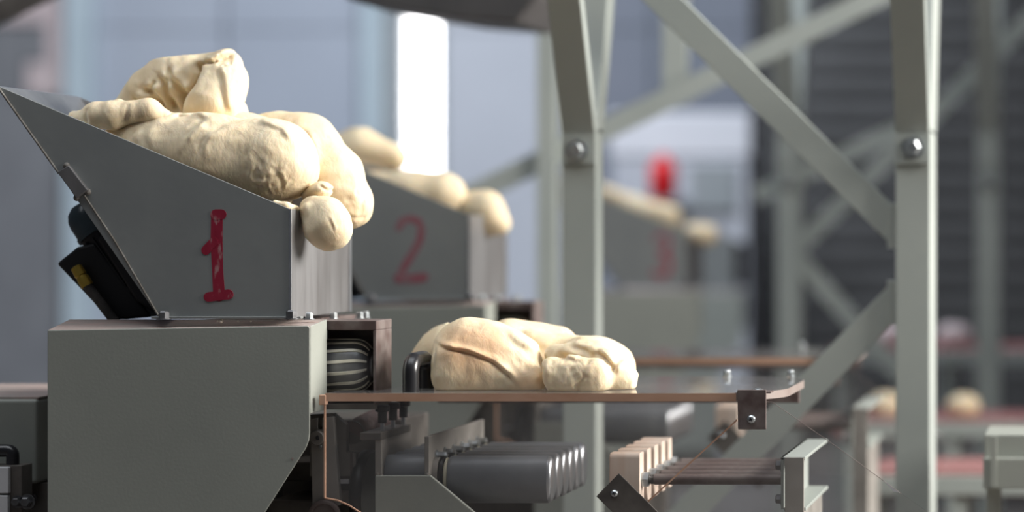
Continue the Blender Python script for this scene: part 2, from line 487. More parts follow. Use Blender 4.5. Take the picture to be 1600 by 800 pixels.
def dough(name, prims, creases=(), h=0.005, noise=0.004, seed=1, floor=None, clips=(), material='dough', rough=()):
    """prims: ('c', a, b, ra, rb, k) or ('e', c, radii, rot, k)
    creases: (points, width, depth, lip, y_limit): folds pressed into the side that faces the aisle, lip raises one bank
    clips: (point, normal) half-spaces kept on the normal side; rough: (centre, radius, amplitude) wrinkled patches"""
    pts = []
    for p_ in prims:
        if p_[0] == 'c':
            for c, r in ((p_[1], p_[3]), (p_[2], p_[4])):
                pts += [[c[i] - r for i in range(3)], [c[i] + r for i in range(3)]]
        else:
            r = max(p_[2]); pts += [[p_[1][i] - r for i in range(3)], [p_[1][i] + r for i in range(3)]]
    pts = np.array(pts); lo, hi = pts.min(0) - 0.02, pts.max(0) + 0.02
    n = np.ceil((hi - lo) / h).astype(int)
    ax = [lo[i] + h * np.arange(n[i]) for i in range(3)]
    P = np.stack(np.meshgrid(*ax, indexing='ij'), -1).astype(np.float32)
    Fd = None
    for p_ in prims:
        d = sd_capsule(P, p_[1], p_[2], p_[3], p_[4]) if p_[0] == 'c' else sd_ellipsoid(P, p_[1], p_[2], p_[3])
        Fd = d if Fd is None else smin(Fd, d, p_[-1])
    for poly, w, depth, lip, yl in creases:
        # the pattern is constant along y, so work on one x-z slice
        S2 = P[:, :1, :]
        d, sg, t = crease_field(S2, poly, w)
        tap = np.clip(np.minimum(t, 1 - t) * 5 + 0.15, 0, 1)
        tap = np.where((t <= 0) | (t >= 1), 0.15, tap)
        sd = d * sg
        disp = depth * np.exp(-(d / w) ** 2) - lip * np.exp(-((sd - 1.9 * w) / (1.6 * w)) ** 2)
        front = 1 / (1 + np.exp((P[..., 1] - yl) / 0.008))
        Fd = Fd + (disp * tap) * front
    Fd = Fd + noise * value_noise(P, 11, seed) + noise * 0.45 * value_noise(P + 3.3, 27, seed + 1) + noise * 0.2 * value_noise(P + 1.3, 60, seed + 2)
    for c, r, amp in rough:
        d = np.linalg.norm(P - np.array(c, np.float32), axis=-1)
        Fd = Fd + amp * np.exp(-(d / r) ** 2) * np.abs(value_noise(P * np.array((1.3, 1, 0.7), np.float32) + 7.7, 85, seed + 5))
    for c, nn in clips:
        nn = np.array(Vector(nn).normalized(), np.float32)
        Fd = -smin(-Fd, (P - np.array(c, np.float32)) @ nn, 0.006)
    if floor is not None:
        Fd = np.maximum(Fd, floor - P[..., 2])
    Fd[0], Fd[-1], Fd[:, 0], Fd[:, -1], Fd[:, :, 0], Fd[:, :, -1] = 1, 1, 1, 1, 1, 1
    V, Q = surface_nets(Fd, lo, h)
    return link_mesh(name, V.tolist(), Q.tolist(), material, None, smooth=180)

# ================================================================== the hall
def zprism(g, plan, z0, z1):
    n = len(plan)
    a = sum(plan[i][0] * plan[(i + 1) % n][1] - plan[(i + 1) % n][0] * plan[i][1] for i in range(n))
    if a < 0: plan = plan[::-1]
    v = [(x, y, z0) for x, y in plan] + [(x, y, z1) for x, y in plan]
    f = [tuple(range(n - 1, -1, -1)), tuple(range(n, 2 * n))] + [(i, (i + 1) % n, (i + 1) % n + n, i + n) for i in range(n)]
    return g.add(v, f)

def pbox(g, x0, x1, y0, y1, D, depth):
    """box whose front face spans the pixel rectangle at distance D"""
    return g.box(X(x0, D), X(x1, D), Y(D), Y(D) + depth, Z(y1, D), Z(y0, D))

struct('floor', G().box(-9, 9, -7.5, 14.5, -0.1, 0.0), 'concrete')
DW = 17.0
struct('light_block_wall', G().box(2.0, 2.2, 3.5, 11.3, 0, 6.5), 'wall_plain')  # unseen wall added to keep window light off the rear frames
wall = struct('wall_back', G().box(X(-250, DW), X(2150, DW), Y(DW) + 0.06, Y(DW) + 0.25, 0, 6.5), 'panel_blue')
for (a, b, m_) in ((142, 352, 'panel_blue'), (352, 562, 'panel_blue'), (690, 858, 'panel_grey'), (858, 1020, 'panel_dark'), (1020, 1178, 'panel_dark')):
    for (t, u) in ((-420, 45), (47, 700)):
        g = G(); pbox(g, a + 2, b - 2, t, u, DW, 0.06)
        part('wall_panel', g, m_, wall, bevel=0.006)
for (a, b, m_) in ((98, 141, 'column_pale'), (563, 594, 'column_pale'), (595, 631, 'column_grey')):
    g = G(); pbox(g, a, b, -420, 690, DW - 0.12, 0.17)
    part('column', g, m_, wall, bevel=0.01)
# narrow daylight window with a mid rail
g = G(); pbox(g, 626, 633, 0, 300, DW - 0.03, 0.08); pbox(g, 684, 692, 0, 300, DW - 0.03, 0.08); pbox(g, 626, 692, 12, 20, DW - 0.03, 0.08); pbox(g, 626, 692, 292, 300, DW - 0.03, 0.08)
win = struct('window_1', g, 'column_grey')
for (t, u) in ((20, 204), (208, 292)):
    g = G(); pbox(g, 633, 684, t, u, DW, 0.02); part('pane', g, 'daylight_glass', win)
# door with a rosy surround on the far left
g = G(); pbox(g, 72, 97, -330, 150, DW - 0.02, 0.08); pbox(g, -140, 72, -330, 36, DW - 0.02, 0.08)
door = struct('door_1', g, 'door_pink')
g = G(); pbox(g, -140, 38, 40, 150, DW, 0.05); part('door_window', g, 'door_grey', door)
g = G(); pbox(g, 40, 72, 40, 96, DW, 0.05); part('door_window', g, 'door_grey', door)
g = G(); pbox(g, 40, 72, 98, 150, DW, 0.05); part('door_panel', g, 'door_pink', door, bevel=0.01)
g = G(); pbox(g, -140, 97, 152, 690, DW, 0.05); part('door_leaf', g, 'door_grey', door, bevel=0.01)
# dark roller shutter closing the right-hand part of the far wall
sh = thing('roller_shutter', 'dark slatted roller shutter behind the steel frames at right', 'shutter', W(1680, 0, 16.4) * 1.0)
sh.location.z = 0
for k in range(26):
    z0 = 0.02 + k * 0.155
    g = G(); x0, x1 = X(1182, 16.4), X(2000, 16.4); y = Y(16.4)
    v = []
    prof = [(y, z0), (y - 0.03, z0 + 0.02), (y - 0.035, z0 + 0.085), (y - 0.012, z0 + 0.14), (y + 0.02, z0 + 0.15), (y + 0.02, z0)]
    v = [(x0, a, b) for a, b in prof] + [(x1, a, b) for a, b in prof]
    n = len(prof)
    g.add(v, [tuple(range(n - 1, -1, -1)), tuple(range(n, 2 * n))] + [(i, (i + 1) % n, (i + 1) % n + n, i + n) for i in range(n)])
    part('slat', g, 'shutter', sh, smooth=35)
for a, b in ((1176, 1190), (1995, 2010)):
    g = G(); g.box(X(a, 16.4), X(b, 16.4), Y(16.3), Y(16.5), 0, 4.2); part('guide_rail', g, 'shutter', sh, bevel=0.01)

# ================================================================== steel frames
def angle_bar(g, p0, p1, w, D, t=0.008, lip=0.05):
    """angle iron running p0->p1 (pixels at D), face of width w pixels towards the camera, lip turned back on its upper edge"""
    d = Vector((p1[0] - p0[0], p1[1] - p0[1])).normalized(); n = Vector((d.y, -d.x))
    if n.y > 0: n = -n
    A = [(p0[0] + n.x * w / 2, p0[1] + n.y * w / 2), (p1[0] + n.x * w / 2, p1[1] + n.y * w / 2)]
    B = [(p1[0] - n.x * w / 2, p1[1] - n.y * w / 2), (p0[0] - n.x * w / 2, p0[1] - n.y * w / 2)]
    g.pprism(A + B, D, t)
    e = t * F_PX / D
    C_ = [(A[0][0], A[0][1]), (A[1][0], A[1][1]), (A[1][0] - n.x * e, A[1][1] - n.y * e), (A[0][0] - n.x * e, A[0][1] - n.y * e)]
    g.prism([(X(a, D), Z(b, D)) for a, b in C_], Y(D) + t, Y(D) + lip)
    return g

def sweep(g, a, b, hw, t, lip):
    """L-profile (plate of half-width hw in x, thickness t in y, right lip going back) from point a to b"""
    prof = [(-hw, 0), (hw, 0), (hw, lip), (hw - t, lip), (hw - t, t), (-hw, t)]
    v = [(p_[0] + x, p_[1] + y, p_[2]) for p_ in (a, b) for x, y in prof]
    n = len(prof)
    return g.add(v, [tuple(range(n)), tuple(range(2 * n - 1, n - 1, -1))] + [(i, i + n, (i + 1) % n + n, (i + 1) % n) for i in range(n)])

def build_post(fr, px0, px1, bolt, D, lip):
    xc, hw = X((px0 + px1) / 2, D), (X(px1, D) - X(px0, D)) / 2
    zt = Z(200, D)
    g = G(); sweep(g, (xc, Y(D), 0), (xc, Y(D), zt), hw, 0.009, lip)
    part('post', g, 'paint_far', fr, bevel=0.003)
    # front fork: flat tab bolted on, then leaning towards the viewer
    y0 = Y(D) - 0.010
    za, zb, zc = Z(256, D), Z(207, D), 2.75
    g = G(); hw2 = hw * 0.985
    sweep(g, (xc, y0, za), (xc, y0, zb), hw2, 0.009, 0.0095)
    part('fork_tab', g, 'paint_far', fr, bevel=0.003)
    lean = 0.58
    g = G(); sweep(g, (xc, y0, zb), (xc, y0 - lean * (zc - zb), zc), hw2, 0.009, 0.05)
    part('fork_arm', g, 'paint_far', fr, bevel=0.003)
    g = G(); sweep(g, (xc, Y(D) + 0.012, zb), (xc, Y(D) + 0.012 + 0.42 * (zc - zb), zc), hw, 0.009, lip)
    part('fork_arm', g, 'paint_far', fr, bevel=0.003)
    g = G(); c = W(bolt[0], bolt[1], D); c.y = y0
    g.hexbolt(c, (0, -1, 0), 0.0225, 0.028)
    part('bolt', g, 'zinc', fr)

DF = 6.9
fr = thing('steel_scaffold', 'grey-green bolted steel frame in front, two posts joined by diagonal braces', 'frame', (X(1160, DF), Y(DF), 0))
build_post(fr, 879, 931, (903, 236), DF, 0.105)
build_post(fr, 1399, 1453, (1427, 231), DF, 0.27)
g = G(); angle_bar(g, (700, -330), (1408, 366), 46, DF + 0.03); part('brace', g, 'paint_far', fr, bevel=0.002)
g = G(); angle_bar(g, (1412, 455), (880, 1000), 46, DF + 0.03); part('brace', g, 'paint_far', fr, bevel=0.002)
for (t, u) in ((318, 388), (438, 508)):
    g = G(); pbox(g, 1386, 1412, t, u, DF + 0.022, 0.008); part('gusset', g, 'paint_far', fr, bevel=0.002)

DR = 11.7
fr2 = thing('steel_scaffold', 'blurred grey-green steel frame farther back with crossing diagonal braces', 'frame', (X(1390, DR), Y(DR), 0))
build_post(fr2, 1214, 1250, (1232, 285), DR, 0.105)
build_post(fr2, 1526, 1562, (1544, 283), DR, 0.2)
for a, b in (((1228, 404), (1800, -158)), ((1228, 385), (1420, 600))):
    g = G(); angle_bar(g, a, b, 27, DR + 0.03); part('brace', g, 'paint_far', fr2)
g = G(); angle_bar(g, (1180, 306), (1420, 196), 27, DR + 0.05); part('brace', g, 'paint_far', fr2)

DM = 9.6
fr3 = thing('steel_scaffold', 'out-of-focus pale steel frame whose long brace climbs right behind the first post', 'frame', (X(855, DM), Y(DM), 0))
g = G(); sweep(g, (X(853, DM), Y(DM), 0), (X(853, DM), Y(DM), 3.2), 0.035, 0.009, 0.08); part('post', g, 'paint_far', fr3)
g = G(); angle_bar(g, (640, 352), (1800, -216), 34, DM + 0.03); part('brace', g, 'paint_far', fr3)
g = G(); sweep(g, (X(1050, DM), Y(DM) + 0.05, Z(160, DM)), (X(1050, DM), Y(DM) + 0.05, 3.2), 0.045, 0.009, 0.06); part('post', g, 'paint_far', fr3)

# dark chute hanging from above, and a brace in the top left corner
DC = 7.8
g = G()
g.pprism([(538, -2), (545, -120), (900, -120), (838, -2), (806, 35), (700, 26)], DC, 0.5)
tag(part('overhead_chute', g, 'chute', bevel=0.01), 'dark blurred metal chute hanging above the narrow bright window', 'chute')
g = G(); angle_bar(g, (-160, 95), (260, -110), 40, 8.4)
tag(part('overhead_brace', g, 'dark_steel'), 'dark blurred diagonal bar crossing the upper left corner', 'bar')

# ================================================================== machine 1 : hopper, housing, roller
DH = 5.75
hop = thing('dough_hopper', 'grey steel dough hopper marked with a red 1, nearest the camera', 'hopper', (X(330, DH), Y(DH) + 0.22, Z(497, DH)), 'numbered dough hoppers')
SIDE = [(-4, 134), (452, 326), (453.5, 497), (249, 497)]
SD = 0.455
g = G().pprism(SIDE, DH, 0.004); part('side_panel', g, 'hopper_paint', hop, bevel=0.0012)
g = G(); g.prism([(X(a, DH), Z(b, DH)) for a, b in SIDE], Y(DH) + SD, Y(DH) + SD + 0.004); part('side_panel', g, 'hopper_steel', hop, bevel=0.0012)
g = G(); g.box(X(453.5, DH) - 0.003, X(453.5, DH) + 0.001, Y(DH) + 0.001, Y(DH) + SD + 0.003, Z(497, DH), Z(326.5, DH))
part('end_panel', g, 'hopper_steel', hop, bevel=0.0012, label='brushed bare steel end panel')
g = G(); g.prism([(X(a, DH), Z(b, DH)) for a, b in ((-4, 134), (249, 497), (252, 497), (0, 135.5))], Y(DH) + 0.004, Y(DH) + SD); part('slope_panel', g, 'bright_steel', hop)
g = G(); pbox(g, 451.5, 455, 326, 497, DH - 0.002, 0.004); part('corner_edge', g, 'bright_steel', hop, bevel=0.001)
g = G(); g.box(X(453.5, DH) - 0.002, X(453.5, DH) + 0.006, Y(DH) + SD - 0.008, Y(DH) + SD + 0.006, Z(497, DH), Z(326, DH)); part('corner_edge', g, 'bright_steel', hop, bevel=0.001)
g = G(); g.tube([W(-2, 138, DH - 0.003), W(90, 268, DH - 0.003), W(92, 271, DH - 0.003)], 0.0028, n=8); part('weld_seam', g, 'weld', hop, smooth=60)
g = G(); g.tube([W(132, 306, DH - 0.003), W(180, 378, DH - 0.003), W(248, 494, DH - 0.003)], 0.0024, n=8); part('weld_seam', g, 'weld', hop, smooth=60)
g = G().pprism([(89, 269), (107, 258), (137, 297), (119, 310)], DH - 0.012, 0.05); cl = part('edge_clip', g, 'hopper_steel', hop, bevel=0.002)
for c in ((104, 259), (137, 300), (120, 309)):
    g = G(); g.lathe([(0, 0.008), (0.004, 0.006), (0.006, 0.0001)], W(*c, DH), (0, -1, 0), n=10); part('weld_spot', g, 'weld', cl, smooth=60)
# base flange and bolts
g = G(); pbox(g, 236, 470, 494.5, 498, DH - 0.012, 0.02); part('base_flange', g, 'hopper_paint', hop, bevel=0.001)
def up_bolt(parent, px, py, D, r, h, m_='dark_bolt', name='bolt'):
    g = G(); g.hexbolt(W(px, py, D), (0, 0, 1), r, h); return part(name, g, m_, parent)
up_bolt(hop, 256, 499, DH - 0.016, 0.012, 0.016)
up_bolt(hop, 455.5, 499, DH - 0.016, 0.0125, 0.018)
for a, b, D in ((483, 499.5, 5.79), (521, 499, 6.0), (562, 498, 6.12), (571, 497, 6.2)):
    up_bolt(hop, a, b, D, 0.009, 0.014, 'zinc')

def stroke(g, pts, w, D, k=0):
    """hand-painted stroke on the panel: one flat outline with round ends (pixels at D)"""
    P2 = [Vector(p_) for p_ in pts]; left, right = [], []
    for i, p_ in enumerate(P2):
        d = (P2[min(i + 1, len(P2) - 1)] - P2[max(i - 1, 0)]).normalized(); nn = Vector((-d.y, d.x))
        ww = w * (1 + 0.05 * math.sin(i * 2.3 + k))
        left.append(p_ + nn * ww / 2); right.append(p_ - nn * ww / 2)
    def capp(c, a, b):
        r = (a - b).length / 2; t0 = math.atan2(a.y - c.y, a.x - c.x)
        return [c + Vector((math.cos(t0 - math.pi * q / 6), math.sin(t0 - math.pi * q / 6))) * r for q in range(1, 6)]
    out = left + capp(P2[-1], left[-1], right[-1]) + right[::-1] + capp(P2[0], right[0], left[0])
    g.prism([(X(q.x, D), Z(q.y, D)) for q in out], Y(D) - 0.0006 - 0.0004 * k, Y(D) + 0.001)

def add_digit(hopper, strokes, delta=Vector((0, 0, 0)), name='painted_number', label=None, material='marker_red'):
    g = G()
    for k, (pts, w) in enumerate(strokes): stroke(g, pts, w, DH, k)
    g.v = [tuple(Vector(v) + delta) for v in g.v]
    return part(name, g, material, hopper, label=label)

ONE = [([(339, 337), (338.5, 380), (340, 420), (342.5, 462)], 18), ([(337, 335.5), (346, 335)], 16), ([(322, 391), (326, 386), (334, 378)], 14),
       ([(326, 464), (342, 462), (357, 460)], 15)]

# housing: folded cover in front, dark works behind
hou = thing('machine_housing', 'large grey-green sheet-metal housing under the hopper marked 1', 'housing', (X(280), 0.25, 0.0), 'machine housings')
g = G().pprism([(74, 516), (481, 509), (484, 512), (484, 676), (482.5, 688), (478, 700), (404, 816), (400, 1100), (74, 1100)], D1, 0.004)
part('front_panel', g, 'paint', hou, bevel=0.003, seg=3)
# top folds back and up to the hopper base
zf0, zf1, zb = Z(516), Z(509), Z(499, DH + 0.1)
g = G(); x0, x1 = X(74), X(484)
g.add([(x0, 0.003, zf0), (x1, 0.003, zf1 - 0.002), (x1, 0.125, zb), (x0, 0.125, zb), (x0, 0.003, zf0 - 0.004), (x1, 0.003, zf1 - 0.006), (x1, 0.125, zb - 0.004), (x0, 0.125, zb - 0.004)],
      [(0, 1, 2, 3), (7, 6, 5, 4), (0, 4, 5, 1), (1, 5, 6, 2), (2, 6, 7, 3), (3, 7, 4, 0)])
part('top_panel', g, 'paint_dusty', hou)
g = G(); x = X(484)
yz = [(0.004, Z(510)), (0.125, zb), (0.125, Z(639, D1 + 0.125)), (0.004, Z(646))]
v = [(x - 0.003, a, b) for a, b in yz] + [(x + 0.001, a, b) for a, b in yz]
g.add(v, [(3, 2, 1, 0), (4, 5, 6, 7), (0, 1, 5, 4), (1, 2, 6, 5), (2, 3, 7, 6), (3, 0, 4, 7)])
part('side_flange', g, 'paint', hou, bevel=0.001)
g = G(); g.box(X(76), X(330), 0.01, 0.6, 0, Z(520)); part('inner_body', g, 'dark_steel', hou)
g = G(); g.cyl(W(457, 716.5, D1 - 0.001), W(457, 716.5, D1 + 0.004), 0.0028, n=10); part('rivet', g, 'rust_steel', hou)

# top plate with the feed-roller cage beside the housing
cage = thing('roller_cage', 'dark open steel cage around the ribbed roller, right of the first housing', 'cage', (X(540, 5.95), 0.3, Z(640, 5.95)), 'roller cages')
DC1 = 5.85
g = G(); g.box(X(300, DC1), X(588, DC1), Y(DC1), Y(DC1) + 0.13, Z(516, DC1), Z(501, DC1)); part('top_plate', g, 'rust_steel', cage, bevel=0.002)
g = G(); g.box(X(300, DC1), X(470, DC1), Y(DC1) + 0.13, Y(DC1) + 0.44, Z(516, DC1), Z(501, DC1)); part('top_plate', g, 'rust_steel', cage, bevel=0.002)
g = G(); g.box(X(583, DC1), X(588, DC1), Y(DC1), Y(DC1) + 0.13, Z(632, DC1), Z(516, DC1)); part('side_plate', g, 'rust_steel', cage, bevel=0.002)
g = G(); g.box(X(486, DC1), X(583, DC1), Y(DC1) + 0.125, Y(DC1) + 0.132, Z(632, DC1), Z(516, DC1)); part('back_plate', g, 'rust_steel', cage)
g = G(); g.box(X(486, DC1), X(588, DC1), Y(DC1) + 0.002, Y(DC1) + 0.13, Z(640, DC1), Z(632, DC1)); part('bottom_plate', g, 'dark_steel', cage)

DRo = 5.915
rol = thing('feed_roller', 'dark ribbed feed roller with pale stripes inside the steel cage', 'roller', (X(530, DRo), Y(DRo), Z(612, DRo)), 'feed rollers')
RR = 0.0600
def rprof(px):
    t = max(0.0, (px - 545) / 40.0)
    return RR * math.sqrt(max(0.0, 1 - (t ** 3.6) * 0.90))
pxs = [490, 545] + [545 + 40 * q / 9 for q in range(1, 10)]
ce = W(490, 571, DRo)
g = G(); g.lathe([(X(p_, DRo) - ce.x, rprof(p_)) for p_ in pxs] + [(X(585.5, DRo) - ce.x, RR * 0.25)], ce, (1, 0, 0), n=48)
part('roller_body', g, 'roller_dark', rol, smooth=60)
nr = 14
for k in range(nr):
    a0 = 2 * math.pi * k / nr + 0.1
    g = G(); v = []; f = []
    for i, p_ in enumerate(pxs[:-1]):
        a = a0 + 0.16 * (X(p_, DRo) - ce.x) / 0.13
        for da, dr in ((-0.062, 0.0), (-0.055, 0.0022), (0.055, 0.0022), (0.062, 0.0)):
            r = rprof(p_) + dr
            v.append((X(p_, DRo), ce.y - r * math.cos(a + da), ce.z + r * math.sin(a + da)))
    for i in range(len(pxs) - 2):
        for j in range(3): f.append((i * 4 + j, i * 4 + j + 1, i * 4 + j + 5, i * 4 + j + 4))
    g.add(v, f); part('rib', g, 'rib_brass', rol, smooth=60)
g = G(); g.lathe([(-0.006, RR * 0.42), (0.0, RR * 0.5), (0.004, RR * 0.46), (0.006, RR * 0.2)], W(584, 571, DRo), (1, 0, 0), n=32); part('end_ring', g, 'roller_end', rol, smooth=50)

# geared motor slung under the hopper slope
DMo = 6.02
mo = thing('gear_motor', 'black geared motor with blue cap and brass gland under the hopper slope', 'motor', W(170, 499, DMo), 'gear motors')
ax = (W(248, 495, DMo) - W(90, 268, DMo)).normalized()
c0 = W(137, 344, DMo)
g = G(); g.lathe([(-0.042, 0.004), (-0.040, 0.018), (-0.030, 0.032), (-0.016, 0.040), (0.0, 0.043), (0.03, 0.044), (0.031, 0.047), (0.040, 0.047)], c0, ax, n=36)
part('motor_cap', g, 'motor_blue', mo, smooth=50)
g = G(); g.lathe([(0.04, 0.041), (0.19, 0.041), (0.192, 0.05), (0.205, 0.05)], c0, ax, n=36); b_ = part('motor_body', g, 'black', mo, smooth=40)
for k in range(14):
    t = 2 * math.pi * k / 14
    q = ax.to_track_quat('Z', 'Y'); d = q @ Vector((math.cos(t), math.sin(t), 0)); e = ax.cross(d)
    g = G(); p0, p1 = c0 + ax * 0.05 + d * 0.038, c0 + ax * 0.185 + d * 0.038
    v = [p_ + d * s_ + e * w_ for p_ in (p0, p1) for s_, w_ in ((0, -0.002), (0.011, -0.0015), (0.011, 0.0015), (0, 0.002))]
    g.add(v, [(0, 1, 2, 3), (7, 6, 5, 4), (0, 4, 5, 1), (1, 5, 6, 2), (2, 6, 7, 3), (3, 7, 4, 0)]); part('cooling_fin', g, 'black', b_)
g = G().pprism([(88, 412), (120, 386), (146, 380), (236, 495), (196, 499), (170, 499)], DMo - 0.05, 0.10); part('terminal_box', g, 'black', mo, bevel=0.006)
g = G().pprism([(150, 372), (176, 362), (248, 494), (212, 470)], DMo - 0.075, 0.14); part('gearbox', g, 'black', mo, bevel=0.006)
a0, a1 = W(118, 416, DMo - 0.07), W(137, 447, DMo - 0.07)
d = (a1 - a0).normalized(); Lg = (a1 - a0).length
g = G(); g.lathe([(0, 0.008), (0.003, 0.013), (Lg * 0.45, 0.0145), (Lg * 0.5, 0.0125), (Lg * 0.6, 0.0145), (Lg, 0.0145)], a0, d, n=16); gl_ = part('cable_gland', g, 'brass', mo, smooth=35)
g = G(); q_ = 26
for k in range(q_):
    t0, t1 = k / q_, (k + 0.55) / q_
    A_, B_ = a1, W(184, 508, DMo - 0.07)
    g.cyl(A_.lerp(B_, t0), A_.lerp(B_, t1), 0.0115, n=12)
g.cyl(a1, W(184, 508, DMo - 0.07), 0.0098, n=12)
part('cable_conduit', g, 'hose', mo, smooth=40)

# ================================================================== acrylic guard table
DT = 5.735
zt1, zt0 = Z(614.5, DT), Z(627, DT)
Xl, Xr = X(508, DT), -0.692
yb = Y(6.40)
tab = thing('acrylic_guard', 'clear acrylic guard table with brown edge, front sheet and black handle, nearest', 'guard table', ((Xl + Xr) / 2, Y(DT), zt0 - 0.3), 'acrylic guard tables')
rc = 0.19
corner = [(Xr - rc + rc * math.sin(t), Y(DT) + rc - rc * math.cos(t)) for t in [math.pi / 2 * q / 12 for q in range(13)]]
rk = 0.18
Xn, yn = X(588, 5.85) + 0.012, Y(5.85) - 0.006   # notch around the roller cage
corner += [(Xr - rk + rk * math.cos(t), yb - rk + rk * math.sin(t)) for t in [math.pi / 2 * q / 12 for q in range(13)]]
g = G(); zprism(g, [(Xl, Y(DT))] + corner + [(Xn, yb), (Xn, yn), (Xl, yn)], zt0, zt1)
part('top_sheet', g, 'acrylic_top', tab)
def ribbon(g, path, z0, z1, t=0.0012):
    v, f = [], []
    for i, (x, y) in enumerate(path):
        a = path[max(i - 1, 0)]; b = path[min(i + 1, len(path) - 1)]
        d = Vector((b[0] - a[0], b[1] - a[1])).normalized(); nx, ny = d.y * t, -d.x * t
        v += [(x, y, z0), (x + nx, y + ny, z0), (x + nx, y + ny, z1), (x, y, z1)]
    for i in range(len(path) - 1):
        for j in range(4): f.append((i * 4 + j, i * 4 + (j + 1) % 4, i * 4 + 4 + (j + 1) % 4, i * 4 + 4 + j))
    f += [(3, 2, 1, 0), tuple(len(v) - 4 + q for q in range(4))]
    return g.add(v, f)
g = G(); ribbon(g, [(Xl, Y(DT)), (X(1150, DT), Y(DT))], zt0, zt1); part('sheet_edge', g, 'edge_brown', tab, label='warm brown sawn edge')
g = G(); ribbon(g, [(X(1150, DT), Y(DT))] + corner, zt0, zt1); part('sheet_edge', g, 'edge_grey', tab, smooth=40)
g = G(); pbox(g, 498, 509, 617, 633, DT - 0.003, 0.02); part('corner_block', g, 'edge_brown', tab, bevel=0.002)
# hanging front sheet
front = [(507, 628), (1206, 628), (1300, 693), (1408, 771), (1520, 850), (640, 850), (590, 822), (566, 803), (546, 790), (528, 782), (507, 778)]
g = G().pprism(front, DT + 0.003, 0.005); part('front_sheet', g, 'acrylic', tab)
g = G().pprism([(505.8, 628), (508, 628), (508, 778.5), (505.8, 777)], DT + 0.0005, 0.008); part('sheet_edge', g, 'edge_brown', tab)
arc = [(507, 778), (528, 782), (546, 790), (566, 803), (590, 822)]
g = G(); g.tube([W(p_[0], p_[1], DT + 0.004) for p_ in arc], 0.0022, n=6); part('sheet_edge', g, 'edge_brown', tab, smooth=60)
g = G().pprism([(1151, 655), (1152.5, 657), (1004, 793), (1002, 791.5)], DT + 0.001, 0.004); part('joint_line', g, 'edge_brown', tab)
g = G(); g.tube([W(p_[0], p_[1], DT + 0.004) for p_ in ((1206, 628), (1300, 693), (1408, 771))], 0.0006, n=6); part('sheet_edge', g, 'rust_steel', tab)
g = G().pprism([(1382, 752), (1392, 764), (1406, 770), (1396, 768)], DT, 0.003); part('chip', g, 'white_plastic', tab)
# brackets with screws
g = G().pprism([(1152, 609), (1197, 609), (1197, 671), (1153, 671)], DT - 0.010, 0.006)
g.box(X(1152, DT), X(1205, DT), Y(DT) - 0.005, Y(DT) + 0.05, zt1, zt1 + 0.004)
br = part('bracket', g, 'rust_steel', tab, bevel=0.0012)
cross_screw(br, W(1174, 655, DT - 0.010), 0.0098)
g = G(); g.lathe([(0, 0.013), (0.003, 0.012), (0.006, 0.006), (0.007, 0.0001)], Vector((X(1183, DT), Y(DT) + 0.02, zt1 + 0.004)), (0, 0, 1), n=18); part('screw', g, 'zinc', br, smooth=50)
g = G().pprism([(967, 739.5), (1070, 842), (1035, 878), (931.5, 775.5)], DT - 0.006, 0.005); mp_ = part('mounting_plate', g, 'dark_steel', tab, bevel=0.001)
cross_screw(mp_, W(960, 771, DT - 0.006), 0.0085, rot=0.2)
# handle: rounded bar bent to a U, standing on the sheet front to back
yA, yB = Y(DT) + 0.055, Y(DT) + 0.19
hx = X(641, DT + 0.05); ztop = Z(564, DT + 0.055); rb = 0.028
path = [(hx, yA, zt1), (hx, yA, ztop - rb)]
path += [(hx, yA + rb - rb * math.cos(t), ztop - rb + rb * math.sin(t)) for t in [math.pi / 2 * q / 8 for q in range(1, 9)]]
path += [(hx, yB - rb + rb * math.sin(t), ztop - rb + rb * math.cos(t)) for t in [math.pi / 2 * q / 8 for q in range(0, 9)]]
path += [(hx, yB, zt1)]
g = G(); g.tube(path, 0.0182, n=20); part('handle', g, 'black_plastic', tab, smooth=60)
# rear rail and its bolts
g = G(); g.box(Xn, X(1250, 6.37), yb - 0.045, yb - 0.03, Z(629, 6.37), zt0 - 0.0005); part('rear_rail', g, 'rust_steel', tab, bevel=0.002)
for xx in (X(1137, 6.38), X(1236, 6.38)):
    g = G(); g.hexbolt((xx, yb - 0.03, zt1), (0, 0, 1), 0.0085, 0.014); part('bolt', g, 'zinc', tab)

# ================================================================== works below the guard
under = [tab]
def U(o, label2=None): under.append(o); return o

# supporting gusset
g = G().pprism([(586, 743), (672, 743), (700, 766), (800, 850), (800, 1300), (586, 1300)], 5.80, 0.012)
gus = thing('support_stand', 'olive-grey support plate with a sloping corner below the guard, nearest', 'stand', (X(690, 5.8), Y(5.8), Z(1300, 5.80)), 'support stands')
part('stand_plate', g, 'paint', gus, bevel=0.002)
g = G(); pbox(g, 586, 800, 900, 1300, 5.812, 0.5); part('stand_body', g, 'dark_steel', gus)
for a, b in ((590, 739), (596, 741), (668, 739)):
    g = G(); g.lathe([(0, 0.006), (0.004, 0.0045), (0.006, 0.0001)], W(a, b + 3, 5.81), (0, 0, 1), n=10); part('weld_spot', g, 'weld', gus, smooth=60)
U(gus)
pa = thing('guide_plate', 'short upright brown steel plate with flange, left of the grey rollers', 'plate', W(591, 743, 5.83), 'guide plates')
g = G(); pbox(g, 586, 596, 677, 743, 5.815, 0.26); part('web', g, 'old_steel', pa, bevel=0.0015)
g = G(); pbox(g, 562, 596, 676, 688, 5.812, 0.25); part('flange', g, 'dark_steel', pa, bevel=0.002)
U(pa)
pb = thing('guide_plate', 'long upright grey steel plate carrying bolts, where the grey rollers pass', 'plate', W(667, 743, 5.83), 'guide plates')
g = G(); pbox(g, 663, 670.5, 682, 743, 5.815, 0.53); part('web', g, 'old_steel', pb, bevel=0.0015)
xr = X(670.5, 5.815)
